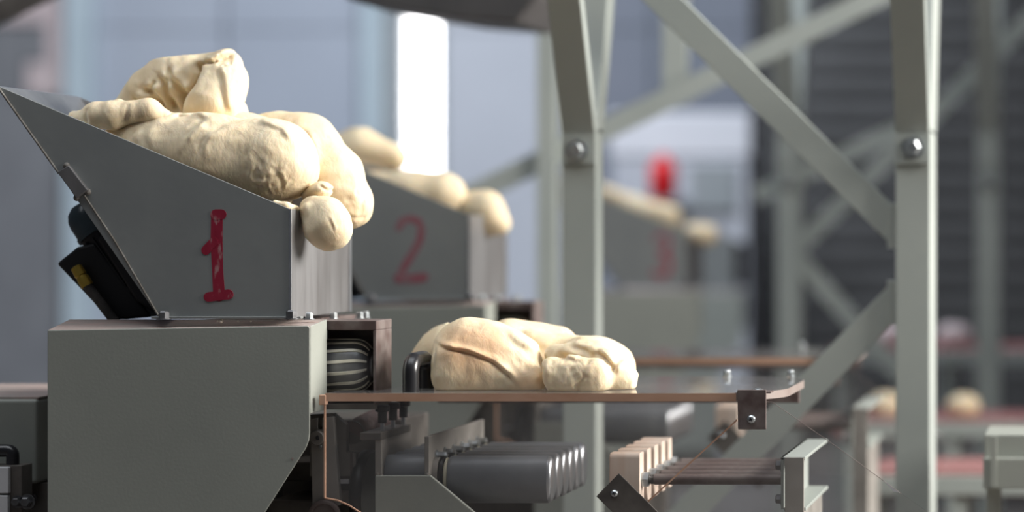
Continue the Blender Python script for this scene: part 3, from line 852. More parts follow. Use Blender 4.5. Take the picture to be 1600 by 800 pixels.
for k in range(6):
    g = G(); g.hexbolt((xr, Y(5.875) + 0.078 * k, Z(712, 5.86)), (1, 0, 0), 0.009, 0.022); part('bolt', g, 'zinc', pb)
U(pb)

def oval(g, prof, c, sy, n=36):
    v, f = [], []
    for t, r in prof:
        for i in range(n):
            a = 2 * math.pi * i / n
            v.append((c[0] + t, c[1] - r * sy * math.cos(a), c[2] + r * math.sin(a)))
    m_ = len(prof)
    for j in range(m_ - 1):
        for i in range(n):
            k = (i + 1) % n; f.append((j * n + i, j * n + k, (j + 1) * n + k, (j + 1) * n + i))
    f += [tuple(range(n - 1, -1, -1)), tuple((m_ - 1) * n + i for i in range(n))]
    return g.add(v, f)

ORD = ['nearest', 'second', 'third', 'fourth', 'fifth', 'sixth']
u = D1 / F_PX
for k in range(6):
    D = 5.865 + 0.0745 * k
    c = W(705, 749, 5.865); c.y = Y(D)
    lab = ('%s grey plastic roller in the row below the clear guard' % ORD[k]) if k == 0 else ('%s grey roller from the front in the row below the clear guard' % ORD[k])
    r_ = thing('grey_roller', lab, 'roller', (c.x + 0.1, c.y, c.z - 0.054), 'grey rollers below the guard')
    R = 0.0545; L2 = X(858, 5.865) - X(705, 5.865)
    g = G(); oval(g, [(-0.003, R * 0.93), (0, R * 0.97), (0.006, R), (L2 - 0.004, R), (L2, R * 0.99)], c, 0.62); part('roller_body', g, 'roller_grey', r_, smooth=50)
    g = G(); oval(g, [(L2, R * 0.985), (L2 + 0.004, R * 0.96), (L2 + 0.008, R * 0.88), (L2 + 0.010, R * 0.78), (L2 + 0.0102, R * 0.2)], c, 0.62); part('end_cap', g, 'roller_end', r_, smooth=60)
    g = G(); oval(g, [(-0.012, R * 0.86), (-0.010, R * 0.92), (-0.005, R * 0.92), (-0.003, R * 0.86)], c, 0.62); part('collar', g, 'cream', r_, smooth=50)
    g = G(); oval(g, [(-0.024, R * 0.84), (-0.022, R * 0.90), (-0.014, R * 0.90), (-0.012, R * 0.6)], c, 0.62); part('seal_ring', g, 'black', r_, smooth=50)
    g = G(); oval(g, [(-0.042, R * 0.80), (-0.040, R * 0.94), (-0.026, R * 0.94), (-0.024, R * 0.6)], c, 0.62); part('flange_ring', g, 'old_steel', r_, smooth=50)
    x1_ = X(662.5, 5.815) - c.x; x0_ = X(603, 5.865) - c.x
    g = G(); oval(g, [(x0_, R * 0.8), (x0_ + 0.002, R * 1.0), (x0_ + 0.008, R * 1.06), (x1_, R * 1.06)], c, 0.58); part('inner_drum', g, 'roller_grey', r_, smooth=50)
    U(r_)

# wooden blocks on threaded rods, held by a steel channel
for k in range(5):
    D = 5.86 + 0.10 * k
    c = W(976, 756, 5.86); c.y = Y(D)
    hwx = 24 * u * 1.03; z1 = Z(708, 5.86); z0 = Z(790, 5.86)
    pr = []
    for q in range(9):
        t = math.pi / 2 * q / 8
        pr.append((c.y + 0.012 - 0.012 * math.sin(t), z1 - 0.012 + 0.012 * math.cos(t)))
    pr = [(c.y + 0.05, z1)] + pr + [(c.y, z0 + 0.02), (c.y + 0.008, z0), (c.y + 0.05, z0)]
    n = len(pr); v = [(c.x - hwx, a, b) for a, b in pr] + [(c.x + hwx, a, b) for a, b in pr]
    g = G().add(v, [tuple(range(n - 1, -1, -1)), tuple(range(n, 2 * n))] + [(i, (i + 1) % n, (i + 1) % n + n, i + n) for i in range(n)])
    o = part('wooden_block', g, 'wood', smooth=40, bevel=0.002)
    U(tag(o, '%s pale wooden block in the row on the brown rods' % ORD[k] if k == 0 else '%s pale wooden block from the front, on the brown rods' % ORD[k], 'block', 'wooden blocks on rods'))
    cr_ = Vector((c.x + hwx, c.y + 0.026, Z(750.5, 5.86)))
    rd = thing('clamping_rod', '%s brown steel rod running from wooden block to channel' % ORD[k] if k == 0 else '%s brown steel rod from the front, between block and channel' % ORD[k], 'rod', cr_ + Vector((0.16, 0, -0.012)), 'rods on the wooden blocks')
    xe = X(1219, 5.80)
    g = G(); g.cyl(cr_ + Vector((0.028, 0, 0)), (xe, cr_.y, cr_.z), 0.0125, n=20); part('rod_shaft', g, 'rust_steel', rd, smooth=50)
    g = G()
    for q in range(9): g.lathe([(0, 0.0105), (0.0014, 0.0118), (0.0028, 0.0105)], cr_ + Vector((0.008 + 0.0028 * q, 0, 0)), (1, 0, 0), n=16)
    part('thread', g, 'dark_steel', rd)
    g = G(); g.cyl(cr_ + Vector((0.0005, 0, 0)), cr_ + Vector((0.016, 0, 0)), 0.0185, n=6); part('hex_nut', g, 'zinc', rd, bevel=0.001)
    U(rd)

ch = thing('steel_channel', 'pale steel channel bracket at the right end of the brown rods', 'channel', (X(1240, 5.8), Y(5.8) + 0.2, Z(1300, 5.8)), 'channel brackets')
DCh = 5.80; LCh = 0.50
g = G(); g.box(X(1220, DCh), X(1225, DCh), Y(DCh), Y(DCh) + LCh, Z(796, DCh), Z(714, DCh)); part('web', g, 'paint_far', ch, bevel=0.001)
g = G(); g.box(X(1220, DCh), X(1258, DCh), Y(DCh), Y(DCh) + LCh, Z(719, DCh), Z(714, DCh)); part('flange', g, 'paint_far', ch, bevel=0.001)
g = G(); g.box(X(1225, DCh), X(1259, DCh), Y(DCh), Y(DCh) + LCh, Z(798, DCh), Z(793, DCh)); part('flange', g, 'paint_far', ch, bevel=0.001)
g = G(); pbox(g, 1226, 1256, 715, 1300, DCh - 0.006, 0.006); part('end_plate', g, 'old_steel', ch, bevel=0.001)
g = G(); g.box(X(1230, DCh), X(1252, DCh), Y(DCh) + 0.005, Y(DCh) + 0.45, Z(1300, DCh), Z(798, DCh)); part('foot', g, 'old_steel', ch)
for q in range(3):
    g = G(); g.hexbolt((X(1225, DCh), Y(DCh) + 0.10 + q * 0.1, Z(735, DCh)), (1, 0, 0), 0.008, 0.012); part('bolt', g, 'zinc', ch)
for zz in (728, 781):
    g = G(); g.hexbolt((X(1220, DCh), Y(DCh) + 0.02, Z(zz, DCh)), (-1, 0, 0), 0.0115, 0.012); part('bolt', g, 'dark_bolt', ch)
U(ch)

# lever, bearing and other works at the left end
DL = 5.85
lev = thing('lever_arm', 'dark steel lever plate with slotted top and round pivot beside the housing', 'lever', W(508, 790, DL), 'lever arms')
g = G().pprism([(485, 655), (496, 654), (496, 671), (503, 671), (503, 653), (521, 651), (524, 700), (532, 790), (488, 790)], DL, 0.018); part('arm_plate', g, 'old_steel', lev, bevel=0.0012)
g = G(); g.lathe([(0, 0.0165), (0.010, 0.0165), (0.012, 0.015)], W(497, 684, DL), (0, -1, 0), n=28); bo = part('pivot_boss', g, 'old_steel', lev, smooth=40)
g = G(); g.cyl(W(497, 684, DL - 0.0125), W(497, 684, DL - 0.010), 0.0055, n=14); part('pivot_hole', g, 'black', bo)
g = G(); g.hexbolt(W(501, 698, DL), (0, -1, 0), 0.004, 0.006, False); part('bolt', g, 'zinc', lev)
g = G(); g.lathe([(0, 0.036), (0.012, 0.036), (0.014, 0.033), (0.014, 0.028), (0.010, 0.026), (0.010, 0.001)], W(508, 805, DL - 0.002), (0, -1, 0), n=40); part('pivot_disc', g, 'rust_steel', lev, smooth=35)
U(lev)
bp = thing('bearing_plate', 'grey chamfered bearing plate with black disc behind the lever', 'bearing', W(520, 745, 5.90), 'bearing plates')
g = G().pprism([(484, 648), (520, 646), (541, 664), (541, 706), (556, 707), (556, 744), (484, 744)], 5.91, 0.025); part('plate', g, 'old_steel', bp, bevel=0.0012)
g = G(); g.cyl(W(512, 686, 5.905), W(512, 686, 5.91), 0.031, n=36); part('disc', g, 'black', bp, smooth=40)
g = G(); pbox(g, 547, 550, 707, 744, 5.907, 0.004); part('rib', g, 'rust_steel', bp)
g = G(); pbox(g, 531, 545, 749, 756, 5.905, 0.012); part('nut', g, 'white_plastic', bp, bevel=0.001)
U(bp)
g = G(); g.lathe([(-0.03, 0.02), (-0.028, 0.105), (-0.022, 0.11), (-0.006, 0.11), (0, 0.105), (0.002, 0.02)], W(584, 776, 5.985), (1, 0, 0), n=48)
U(tag(part('drive_pulley', g, 'black', smooth=40), 'black pulley wheel seen edge-on between lever and support plate', 'pulley', 'drive pulleys'))
hs = thing('ribbed_hose', 'brownish ribbed hose running back behind the bearing plate', 'hose', W(556, 700, 6.0), 'ribbed hoses')
g = G(); pts = []; rad = []
for q in range(61):
    t = q / 60
    pts.append(W(550, 676, 5.94) + Vector((0.025 * t, 0.30 * t, 0.02 * math.sin(t * 2.2)))); rad.append(0.024 + 0.0025 * math.cos(q * math.pi / 2))
g.tube(pts, rad, n=18); part('hose_tube', g, 'red_hose', hs, smooth=60)
g = G(); g.lathe([(0, 0.027), (0.018, 0.027)], pts[0], (0, 1, 0), n=20); part('hose_clip', g, 'dark_steel', hs, smooth=40)
U(hs)
for k, (lab) in enumerate(('nearest black adjusting knob on a bright stem above the flange', 'middle black adjusting knob on a bright stem above the flange', 'farthest black adjusting knob on a bright stem above the flange')):
    D = 5.875 + 0.09 * k
    b = W(589, 677, 5.83); b.y = Y(D)
    kn = thing('adjusting_knob', lab, 'knob', b, 'adjusting knobs')
    g = G(); g.box(b.x - 0.004, b.x + 0.004, b.y - 0.004, b.y + 0.004, b.z, b.z + 0.022); part('stem', g, 'bright_steel', kn)
    g = G(); g.lathe([(0.02, 0.010), (0.045, 0.010), (0.047, 0.016), (0.060, 0.016), (0.062, 0.012)], b, (0, 0, 1), n=20); part('knob_head', g, 'black', kn, smooth=40)
    U(kn)
gc = thing('dark_backdrop', 'added dark steel backdrop deep behind the lever and pulley', 'gear case', W(540, 1300, 6.3), 'dark backdrops')  # made-up dark block that hides the background behind the works
g = G(); pbox(g, 440, 628, 655, 1290, 6.16, 0.25); part('backdrop_body', g, 'dark_steel', gc, bevel=0.004)
g = G(); pbox(g, 440, 548, 722, 752, 5.985, 0.17); part('backdrop_ledge', g, 'dark_steel', gc, bevel=0.003)
g = G(); pbox(g, 420, 500, 782, 900, 5.90, 0.25); part('backdrop_foot', g, 'dark_steel', gc, bevel=0.003)
U(gc)

# ------------------------------------------------------------------ machines behind: copies of the first
def relabel(o, s): o['label'] = s; return o
A1 = W(453.5, 497, DH)
d2 = W(733, 468, 7.40) - A1
d3 = W(1072, 449, 11.2) - A1
d4 = W(1146, 452, 13.6) - A1
NTH = {2: 'second machine', 3: 'third machine', 4: 'fourth machine'}
hops = {}
for n_, dd in ((2, d2), (3, d3), (4, d4)):
    lab = {2: 'grey steel dough hopper with faded red 2, behind the first hopper', 3: 'blurred grey hopper with smeared red mark, right of the first post',
           4: 'farthest blurred steel hopper, its bright end panel beside the dark shutter'}[n_]
    hops[n_] = relabel(copy_tree(hop, None, dd), lab)
    relabel(copy_tree(hou, None, dd), {2: 'blurred grey-green housing under the hopper marked 2', 3: 'blurred pale housing under the third hopper, right of the post', 4: 'farthest blurred housing under the last hopper'}[n_])
    if n_ < 3:
        relabel(copy_tree(cage, None, dd), 'blurred roller cage beside the housing of the %s' % NTH[n_])
        relabel(copy_tree(rol, None, dd), 'blurred ribbed feed roller of the %s' % NTH[n_])
        relabel(copy_tree(mo, None, dd), 'black geared motor under the hopper slope of the %s' % NTH[n_])
add_digit(hop, ONE, label='red hand-painted numeral 1')
TWO = [([(312, 352), (318, 340), (334, 334), (352, 340), (358, 356), (354, 380), (338, 408), (322, 432), (314, 452)], 16), ([(312, 454), (334, 456), (362, 452)], 20)]
add_digit(hops[2], TWO, d2, label='faded red hand-painted numeral 2', material='marker_faded')
THREE = [([(362, 350), (378, 338), (396, 346), (402, 368), (392, 388), (376, 396)], 17), ([(376, 396), (396, 406), (404, 430), (394, 454), (376, 462), (358, 452)], 17)]
add_digit(hops[3], THREE, d3, label='smeared red hand-painted numeral', material='marker_smeared')
for o in list(under):
    copy_l = o['label']
    c = copy_tree(o, None, d2)
    if o is tab: relabel(c, 'blurred acrylic guard table of the second machine, behind the dough')
    else: relabel(c, copy_l.replace(', nearest', '').replace(' in the row below the clear guard', ' below the guard').replace(' on a bright stem above the flange', '').replace(' with slotted top and round pivot', '') + ', on the second machine')

# ================================================================== dough
def V3(px, py, y): return tuple(W(px, py, D1 + y))
def rp(r, y=0.15): return r * (D1 + y) / F_PX
def cap(a, b, k): return ('c', V3(a[0], a[1], a[2]), V3(b[0], b[1], b[2]), rp(a[3], a[2]), rp(b[3], b[2]), k)
def chain(pts, k0, k): return [cap(a, b, k0 if i == 0 else k) for i, (a, b) in enumerate(zip(pts[:-1], pts[1:]))]
def ell(px, py, y, rx, ry, rz, rot=(0, 0, 0), k=0.03): return ('e', V3(px, py, y), (rx, ry, rz), rot, k)
def pl(*pts): return [V3(*p_) for p_ in pts]
yI = Y(DH) + 0.012   # just inside the near panel of the hopper

near_clip = ((0, yI, 0), (0, 1, 0))
def cz(px, w, d, lip=0.0, yl=0.30, y=0.10, f=1.0):
    """fold: pixel polyline, width, depth, lip height in metres, how far back it reaches"""
    return ([V3(a, b, y) for a, b in px], w, d * 0.6 * f, lip * 0.75 * f, yl)
# main roll
pr = chain([(185, 228, 0.17, 32), (250, 236, 0.17, 54), (330, 248, 0.165, 66), (425, 252, 0.165, 68)], 0.02, 0.04)
pr += [cap((300, 300, 0.25, 70), (400, 340, 0.25, 60), 0.05), ell(290, 207, 0.28, 0.16, 0.10, 0.045, (0, 0.10, 0), 0.03), ell(455, 268, 0.17, 0.055, 0.07, 0.05, (0, 0, 0), 0.03),
       ell(385, 205, 0.30, 0.10, 0.08, 0.045, (0, 0.1, 0), 0.02)]
gr = [cz([(318, 186), (303, 200), (293, 218)], 0.006, 0.010, 0.006, 0.2), cz([(352, 196), (330, 210), (322, 226), (321, 246)], 0.006, 0.007, 0.004, 0.2), cz([(255, 190), (268, 182), (300, 181), (322, 188)], 0.006, 0.008, 0.006, 0.3),
      cz([(398, 192), (418, 197), (438, 205), (452, 222)], 0.005, 0.003, 0.009, 0.35), cz([(290, 238), (287, 262)], 0.004, 0.005, 0.002, 0.15), cz([(398, 288), (408, 291), (420, 286)], 0.003, 0.006, 0.003, 0.2),
      cz([(212, 200), (205, 214), (212, 228)], 0.007, 0.006, 0.003, 0.2), cz([(232, 196), (226, 212), (236, 232)], 0.008, 0.005, 0.003, 0.2), cz([(436, 268), (442, 282), (441, 292)], 0.004, 0.007, 0.003, 0.2),
      cz([(392, 228), (391, 262), (388, 296)], 0.005, 0.004, 0.004, 0.2), cz([(380, 182), (340, 196), (318, 200)], 0.010, 0.006, 0.005, 0.26)]
o = dough('dough_mass', pr, gr, h=0.0042, noise=0.005, seed=3, clips=[near_clip], rough=[(V3(432, 295, 0.07), 0.05, 0.006), (V3(400, 262, 0.06), 0.04, 0.003)])
tag(o, 'large cream dough roll filling the hopper marked 1 along its rim', 'dough')
# rear lobe curling over the end panel
pr = chain([(385, 225, 0.36, 36), (440, 222, 0.36, 46), (478, 232, 0.34, 50), (520, 275, 0.30, 42), (542, 314, 0.27, 35), (546, 328, 0.26, 32)], 0.02, 0.035)
gr = [cz([(478, 206), (490, 228), (497, 246), (499, 262)], 0.005, 0.014, 0.008, 0.40, 0.28), cz([(545, 338), (556, 341), (568, 338)], 0.003, 0.005, 0.002, 0.3, 0.22), cz([(405, 196), (432, 196), (455, 206)], 0.012, 0.010, 0.004, 0.34, 0.3),
      cz([(500, 285), (508, 310), (520, 318)], 0.006, 0.006, 0.003, 0.3, 0.25), cz([(565, 292), (572, 310), (566, 326)], 0.004, 0.004, 0.002, 0.3, 0.25)]
o = dough('dough_lobe', pr, gr, h=0.0042, noise=0.005, seed=11, rough=[(V3(560, 310, 0.22), 0.05, 0.005)])
tag(o, 'smooth curved dough lobe spilling over the bright end of hopper 1', 'dough')
# small drooping lobe and the little ball above it
pr = chain([(487, 326, 0.12, 17), (505, 338, 0.115, 27), (513, 355, 0.11, 32), (516, 361, 0.11, 29)], 0.02, 0.03) + [cap((480, 326, 0.085, 9), (491, 344, 0.078, 5), 0.008)]
gr = [cz([(521, 340), (526, 352), (529, 362)], 0.0025, 0.004, 0.002, 0.12)]
o = dough('dough_lobe', pr, gr, h=0.0032, noise=0.003, seed=21)
tag(o, 'small pale dough lobe drooping in front of the hopper end panel', 'dough')
o = dough('dough_ball', [ell(503, 297, 0.15, 0.026, 0.03, 0.019, (0, -0.1, 0), 0.01), cap((482, 305, 0.16, 12), (500, 300, 0.15, 12), 0.02)], [cz([(493, 288), (505, 297), (518, 293)], 0.003, 0.006, 0.003, 0.2)], h=0.003, noise=0.002, seed=31)
tag(o, 'little dough ball tucked above the drooping lobe', 'dough')
o = dough('dough_scrap', [cap((430, 317, 0.06, 5), (447, 322, 0.065, 6), 0.01), cap((447, 322, 0.065, 6), (462, 326, 0.09, 5), 0.01)], [], h=0.002, noise=0.002, seed=33, clips=[near_clip])
tag(o, 'thin dough scrap squeezed onto the rim corner of hopper 1', 'dough')
# folded piece standing on top
pr = chain([(196, 170, 0.34, 20), (232, 146, 0.34, 33), (268, 124, 0.34, 38), (296, 118, 0.34, 34)], 0.02, 0.03)
pr += [cap((312, 108, 0.36, 24), (350, 100, 0.35, 22), 0.010)]
pr += chain([(352, 103, 0.32, 26), (350, 130, 0.29, 33), (332, 166, 0.27, 44)], 0.010, 0.03)
pr += [cap((230, 182, 0.36, 36), (345, 184, 0.36, 40), 0.02)]
gr = [cz([(296, 96), (308, 112), (306, 130), (292, 152), (282, 182)], 0.010, 0.034, 0.004, 0.36, 0.27, 1.5),
      cz([(262, 104), (266, 124), (282, 142), (284, 160)], 0.007, 0.016, 0.008, 0.34, 0.28, 1.7), cz([(246, 116), (258, 132), (258, 148), (272, 174)], 0.007, 0.016, 0.008, 0.34, 0.28, 1.7),
      cz([(222, 138), (236, 144), (246, 158), (250, 174)], 0.007, 0.014, 0.008, 0.34, 0.28, 1.7), cz([(206, 150), (216, 160), (220, 174)], 0.006, 0.010, 0.005, 0.34, 0.28, 1.7), cz([(244, 126), (236, 138), (224, 142)], 0.006, 0.010, 0.005, 0.34, 0.28, 1.7),
      cz([(306, 96), (330, 98), (346, 88), (356, 80)], 0.006, 0.012, 0.008, 0.34, 0.26, 1.5), cz([(338, 96), (350, 94), (358, 90)], 0.008, 0.010, 0.0, 0.32, 0.26, 1.5), cz([(336, 104), (346, 124), (352, 150), (358, 178)], 0.007, 0.006, 0.006, 0.3, 0.24, 1.5),
      cz([(368, 96), (372, 108), (369, 122)], 0.004, 0.007, 0.004, 0.3, 0.24)]
o = dough('folded_dough', pr, gr, h=0.0038, noise=0.0055, seed=41, clips=[(V3(383, 130, 0.29), (-1, 0, 0.10)), (V3(340, 77, 0.31), (0.14, 0, -1))], rough=[(V3(350, 95, 0.25), 0.03, 0.008)])
tag(o, 'tall folded dough piece with creases standing on top of the pile', 'dough')
# thin roll at the left rim
pr = chain([(116, 182, 0.15, 9), (128, 184, 0.13, 11), (150, 180, 0.12, 21), (178, 180, 0.12, 22), (203, 176, 0.12, 17), (232, 174, 0.13, 19), (256, 182, 0.14, 12)], 0.01, 0.010) + [cap((189, 166, 0.12, 8), (186, 158, 0.12, 3), 0.010)]
o = dough('dough_roll', pr, [cz([(138, 168), (136, 182), (139, 192)], 0.004, 0.008, 0.0, 0.2), cz([(200, 160), (199, 178), (194, 190)], 0.005, 0.006, 0.0, 0.2)], h=0.0033, noise=0.003, seed=51, clips=[near_clip])
tag(o, 'thin dough roll lying at the upper left rim of hopper 1', 'dough')

# dough on the clear table
zT = zt1 + 0.0005
pr = [ell(757, 562, 0.22, 0.122, 0.11, 0.086, (0, 0.30, 0), 0.03), cap((711, 588, 0.16, 30), (830, 596, 0.16, 24), 0.04), cap((735, 534, 0.2, 32), (815, 560, 0.2, 28), 0.05),
      cap((703, 562, 0.15, 22), (703, 592, 0.14, 22), 0.03)]
pr += [cap((790, 556, 0.36, 46), (925, 570, 0.33, 46), 0.016), ell(930, 568, 0.27, 0.095, 0.12, 0.068, (0, 0.22, 0), 0.02), cap((800, 538, 0.40, 40), (870, 546, 0.40, 38), 0.014)]
pr += [cap((870, 586, 0.13, 29), (930, 588, 0.12, 30), 0.006), cap((952, 582, 0.16, 30), (966, 592, 0.18, 30), 0.010), cap((868, 556, 0.20, 18), (930, 552, 0.20, 20), 0.010), cap((930, 556, 0.17, 12), (950, 560, 0.155, 12), 0.008)]
gr = [cz([(672, 538), (690, 544), (730, 552), (765, 566), (790, 586), (806, 608)], 0.0040, 0.010, 0.010, 0.2), cz([(672, 540), (674, 570), (672, 600)], 0.006, 0.006, 0.004, 0.2),
      cz([(834, 560), (842, 580), (844, 598), (852, 614)], 0.008, 0.022, 0.008, 0.22), cz([(924, 552), (940, 560), (952, 572), (954, 584)], 0.005, 0.014, 0.008, 0.22), cz([(968, 556), (960, 566), (956, 584)], 0.005, 0.014, 0.004, 0.24),
      cz([(862, 556), (884, 562), (905, 566)], 0.006, 0.010, 0.006, 0.24), cz([(880, 544), (905, 550), (925, 560)], 0.006, 0.008, 0.006, 0.28), cz([(905, 614), (902, 602), (915, 590), (912, 578)], 0.004, 0.010, 0.004, 0.2), cz([(985, 612), (988, 596), (993, 586)], 0.004, 0.008, 0.004, 0.3),
      cz([(790, 520), (815, 540), (842, 556)], 0.010, 0.010, 0.004, 0.34, 0.2), cz([(762, 556), (770, 562), (776, 566)], 0.003, 0.005, 0.002, 0.2)]
o = dough('dough_lump', pr, gr, h=0.0042, noise=0.0055, seed=61, floor=zT, rough=[(V3(900, 590, 0.08), 0.05, 0.006), (V3(840, 550, 0.12), 0.05, 0.008)])
dough_mat('dough_crust', [(tuple(Vector(V3(742, 538, 0.12)) - o.location), 0.105), (tuple(Vector(V3(818, 598, 0.12)) - o.location), 0.06)])
o.data.materials.clear(); o.data.materials.append(MATS['dough_crust'])
tag(o, 'big lump of dough with a tan crust resting on the clear table', 'dough')
pr = chain([(672, 565, 0.45, 30), (678, 592, 0.45, 34), (700, 550, 0.45, 36), (740, 565, 0.45, 40)], 0.03, 0.04) + [cap((694, 524, 0.43, 11), (700, 510, 0.43, 5), 0.02)]
o = dough('dough_lump', pr, [], h=0.005, noise=0.005, seed=71, floor=zT)
tag(o, 'smaller rounded dough lump behind the left end of the big lump', 'dough')

# dough in the hoppers behind (pixels measured at their own distance)
def far_dough(name, chains, label, seed, h=0.008):
    pr = []
    for pts in chains:
        for i, (a, b) in enumerate(zip(pts[:-1], pts[1:])):
            Da, Db = a[2], b[2]
            pr.append(('c', tuple(W(a[0], a[1], Da)), tuple(W(b[0], b[1], Db)), a[3] * Da / F_PX, b[3] * Db / F_PX, 0.015 if i == 0 else 0.03))
    return tag(dough(name, pr, [], h=h, noise=0.005, seed=seed), label, 'dough')
far_dough('dough_mass', [[(500, 232, 7.72, 20), (560, 228, 7.72, 26), (615, 246, 7.72, 22)]], 'blurred dough piece lying across the top of hopper 2', 81)
far_dough('dough_mass', [[(560, 285, 7.6, 20), (640, 300, 7.6, 32), (690, 306, 7.6, 38)]], 'blurred dough roll bulging over the rim of hopper 2', 82)
far_dough('dough_lobe', [[(735, 325, 7.62, 24), (758, 330, 7.62, 29), (772, 345, 7.62, 21), (786, 352, 7.62, 11)]], 'blurred dough lobe hanging over the end of hopper 2', 83)
far_dough('dough_mass', [[(940, 296, 11.4, 10), (990, 322, 11.4, 15), (1045, 340, 11.4, 20)]], 'pale blurred dough along the rim of the third hopper', 84, 0.012)
far_dough('dough_lobe', [[(1082, 362, 11.4, 14), (1104, 367, 11.4, 17)]], 'pale blurred dough ball at the end of the third hopper', 85, 0.012)

# crumbs on the housing
for px in (340, 346, 372, 392):
    g = G(); c = W(px, 502, 5.745); r = 0.0022 if px != 346 else 0.005
    g.lathe([(-r, 0.0002), (-r * 0.5, r * 0.9), (r * 0.3, r), (r, 0.0002)], c, (0.2, 0.1, 1), n=7)
    tag(part('dough_crumb', g, 'flour', smooth=60), {340: 'tiny crumb left of the bigger one on the housing top', 346: 'bigger dough crumb on the housing top below the red 1', 372: 'tiny crumb right of the red 1 on the housing top', 392: 'rightmost tiny crumb on the housing top'}[px], 'crumb', 'dough crumbs on the housing')

# ================================================================== machine at the lower left
DN = 5.97
nb = thing('machine_block', 'dark green machine block at the left edge beside the big housing', 'machine', (X(0, DN), Y(DN) + 0.25, 0))
g = G(); pbox(g, -220, 58, 624, 756, DN, 0.55); part('block_body', g, 'paint', nb, bevel=0.008, seg=3)
g = G(); g.box(X(-215, DN), X(57, DN), Y(DN) + 0.01, Y(DN) + 0.54, Z(624, DN), Z(623, DN) + 0.003); part('dusty_top', g, 'paint_dusty', nb)
g = G(); g.box(X(-220, DN), X(78, DN), Y(DN) + 0.03, Y(DN) + 0.5, 0, Z(757, DN)); part('block_base', g, 'dark_steel', nb)
g = G(); g.lathe([(0, 0.011), (0.004, 0.011), (0.006, 0.009), (0.004, 0.007), (0.004, 0.001)], W(51, 778, DN + 0.03), (0, -1, 0), n=20); part('bolt_ring', g, 'dark_bolt', nb, smooth=40)
pv = thing('pneumatic_valve', 'small valve unit with black elbow pipe and white box, lower left corner', 'valve', W(8, 880, 5.86))
g = G(); g.tube([W(-60, 704, 5.88)] + [W(12 + 8 * math.sin(t), 704 + 8 - 8 * math.cos(t), 5.88) for t in [math.pi / 2 * q / 6 for q in range(7)]] + [W(20, 729, 5.88)], 0.0145, n=16); part('elbow_pipe', g, 'black_plastic', pv, smooth=60)
g = G(); pbox(g, -70, 34, 727, 880, 5.86, 0.06); part('valve_body', g, 'dark_steel', pv, bevel=0.002)
g = G(); pbox(g, -70, 13, 730, 771, 5.845, 0.014); part('white_cover', g, 'white_plastic', pv, bevel=0.002)
g = G(); pbox(g, -70, 12, 774, 880, 5.845, 0.014); part('white_cover', g, 'white_plastic', pv, bevel=0.002)
for c, r in (((28, 784), 0.011), ((43, 784), 0.013)):
    g = G(); g.hexbolt(W(c[0], c[1], 5.86), (0, -1, 0), r, 0.014); part('bolt', g, 'dark_bolt', pv)

# ================================================================== things at the right
DB = 6.55
bx_ = thing('steel_box_rail', 'grey-green stepped box rail on a leg at the right edge', 'rail', (X(1600, DB), Y(DB) + 0.1, 0))
g = G(); pbox(g, 1538, 1750, 679, 716, DB + 0.03, 0.3); part('upper_rail', g, 'paint', bx_, bevel=0.003)
g = G(); pbox(g, 1536, 1750, 716, 764, DB, 0.36); part('lower_rail', g, 'paint', bx_, bevel=0.003)
g = G(); pbox(g, 1548, 1557, 681, 762, DB - 0.006, 0.006); part('weld_strip', g, 'paint', bx_, bevel=0.001)
g = G(); g.box(X(1540, DB), X(1562, DB), Y(DB) + 0.05, Y(DB) + 0.15, 0, Z(764, DB)); part('leg', g, 'paint', bx_, bevel=0.003)

def conveyor(px0, px1, py, D, depth, label, legs):
    cv = thing('belt_conveyor', label, 'conveyor', (X((px0 + px1) / 2, D), Y(D) + depth / 2, 0), 'belt conveyors')
    x0, x1, z = X(px0, D), X(px1, D), Z(py, D)
    g = G(); r = 0.04
    prof = [(x0 + r - r * math.sin(t), z - r + r * math.cos(t)) for t in [math.pi * q / 8 for q in range(9)]] + [(x1 - r + r * math.sin(t), z - r - r * math.cos(t)) for t in [math.pi * q / 8 for q in range(9)]]
    g.prism(prof, Y(D) + 0.02, Y(D) + depth - 0.02); part('belt', g, 'belt', cv, smooth=40)
    for yy in (Y(D), Y(D) + depth - 0.018):
        g = G(); g.box(x0 + 0.05, x1 - 0.05, yy, yy + 0.018, z - 0.075, z - 0.012); part('side_rail', g, 'paint_far', cv, bevel=0.003)
    for lx in legs:
        for yy in (Y(D) + 0.002, Y(D) + depth - 0.042):
            g = G(); g.box(X(lx, D) - 0.02, X(lx, D) + 0.02, yy + 0.019 if yy < Y(D) + 0.1 else yy - 0.019, yy + 0.055 if yy < Y(D) + 0.1 else yy + 0.022, 0, z - 0.076); part('leg', g, 'paint_far', cv)
    return cv
conveyor(1345, 1760, 738, 8.3, 0.55, 'low conveyor with reddish belt running to the right edge', (1362, 1500, 1690))
conveyor(1290, 1700, 545, 12.4, 0.6, 'far blurred conveyor with reddish belt behind the right post', (1310, 1480, 1660))
conveyor(1300, 1640, 655, 10.2, 0.5, 'middle blurred conveyor with reddish belt behind the right post', (1330, 1490, 1620))
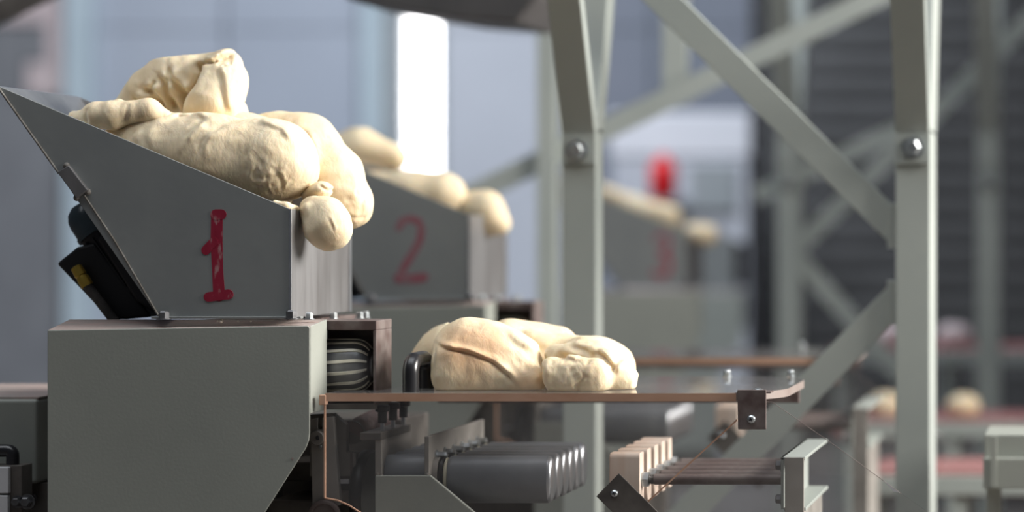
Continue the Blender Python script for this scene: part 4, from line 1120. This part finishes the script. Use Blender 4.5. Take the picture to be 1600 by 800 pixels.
for i, (px, py, D, r, lab) in enumerate(((1385, 610, 10.4, 0.075, 'blurred pinkish dough ball left of the right post'), (1505, 690 - 50, 10.4, 0.07, 'blurred beige dough ball right of the right post'),
                                        (1395, 530, 12.7, 0.09, 'far blurred rosy lump left of the right post, higher up'), (1490, 530, 12.7, 0.09, 'far blurred rosy lump right of the right post, higher up'))):
    zz = {10.4: Z(655, 10.2), 12.7: Z(545, 12.4)}[D]
    c = (X(px, D), Y(D), zz + r * 0.55)
    o = dough('dough_ball', [('e', c, (r, r, r * 0.75), (0, 0, 0), 0.01)], [], h=0.012, noise=0.006, seed=90 + i, floor=zz + 0.0005, material='dough' if D < 11 else 'door_pink')
    tag(o, lab, 'dough', 'dough balls on the far conveyors')

# pale control cabinet with red cylinder in front, far behind the first post
DX = 15.4
cb = thing('control_cabinet', 'pale blurred control cabinet beyond the third hopper', 'cabinet', (X(1065, DX), Y(DX) + 0.2, 0))
g = G(); pbox(g, 952, 1172, 176, 245, DX, 0.4); part('cabinet_top', g, 'cabinet_white', cb, bevel=0.01)
g = G(); g.box(X(956, DX), X(1168, DX), Y(DX) + 0.01, Y(DX) + 0.38, 0, Z(246, DX)); part('cabinet_body', g, 'panel_grey', cb, bevel=0.01)
g = G(); pbox(g, 1078, 1150, 256, 330, DX - 0.02, 0.03); part('cabinet_door', g, 'column_grey', cb, bevel=0.005)
DE = 15.1
ex = thing('red_cylinder', 'bright red blurred upright cylinder in front of the pale cabinet', 'cylinder', W(1036, 312, DE))
c = W(1036, 312, DE)
g = G(); g.lathe([(0, 0.07), (0.01, 0.08), (0.19, 0.08), (0.225, 0.06), (0.235, 0.03)], c, (0, 0, 1), n=28); part('tank', g, 'red_gloss', ex, smooth=50)
g = G(); g.lathe([(0.235, 0.03), (0.26, 0.03), (0.27, 0.02)], c, (0, 0, 1), n=16); part('neck', g, 'red_gloss', ex, smooth=50)
g = G(); g.box(c.x - 0.1, c.x + 0.1, c.y - 0.1, Y(DX) + 0.004, c.z - 0.02, c.z); part('shelf', g, 'column_grey', ex)
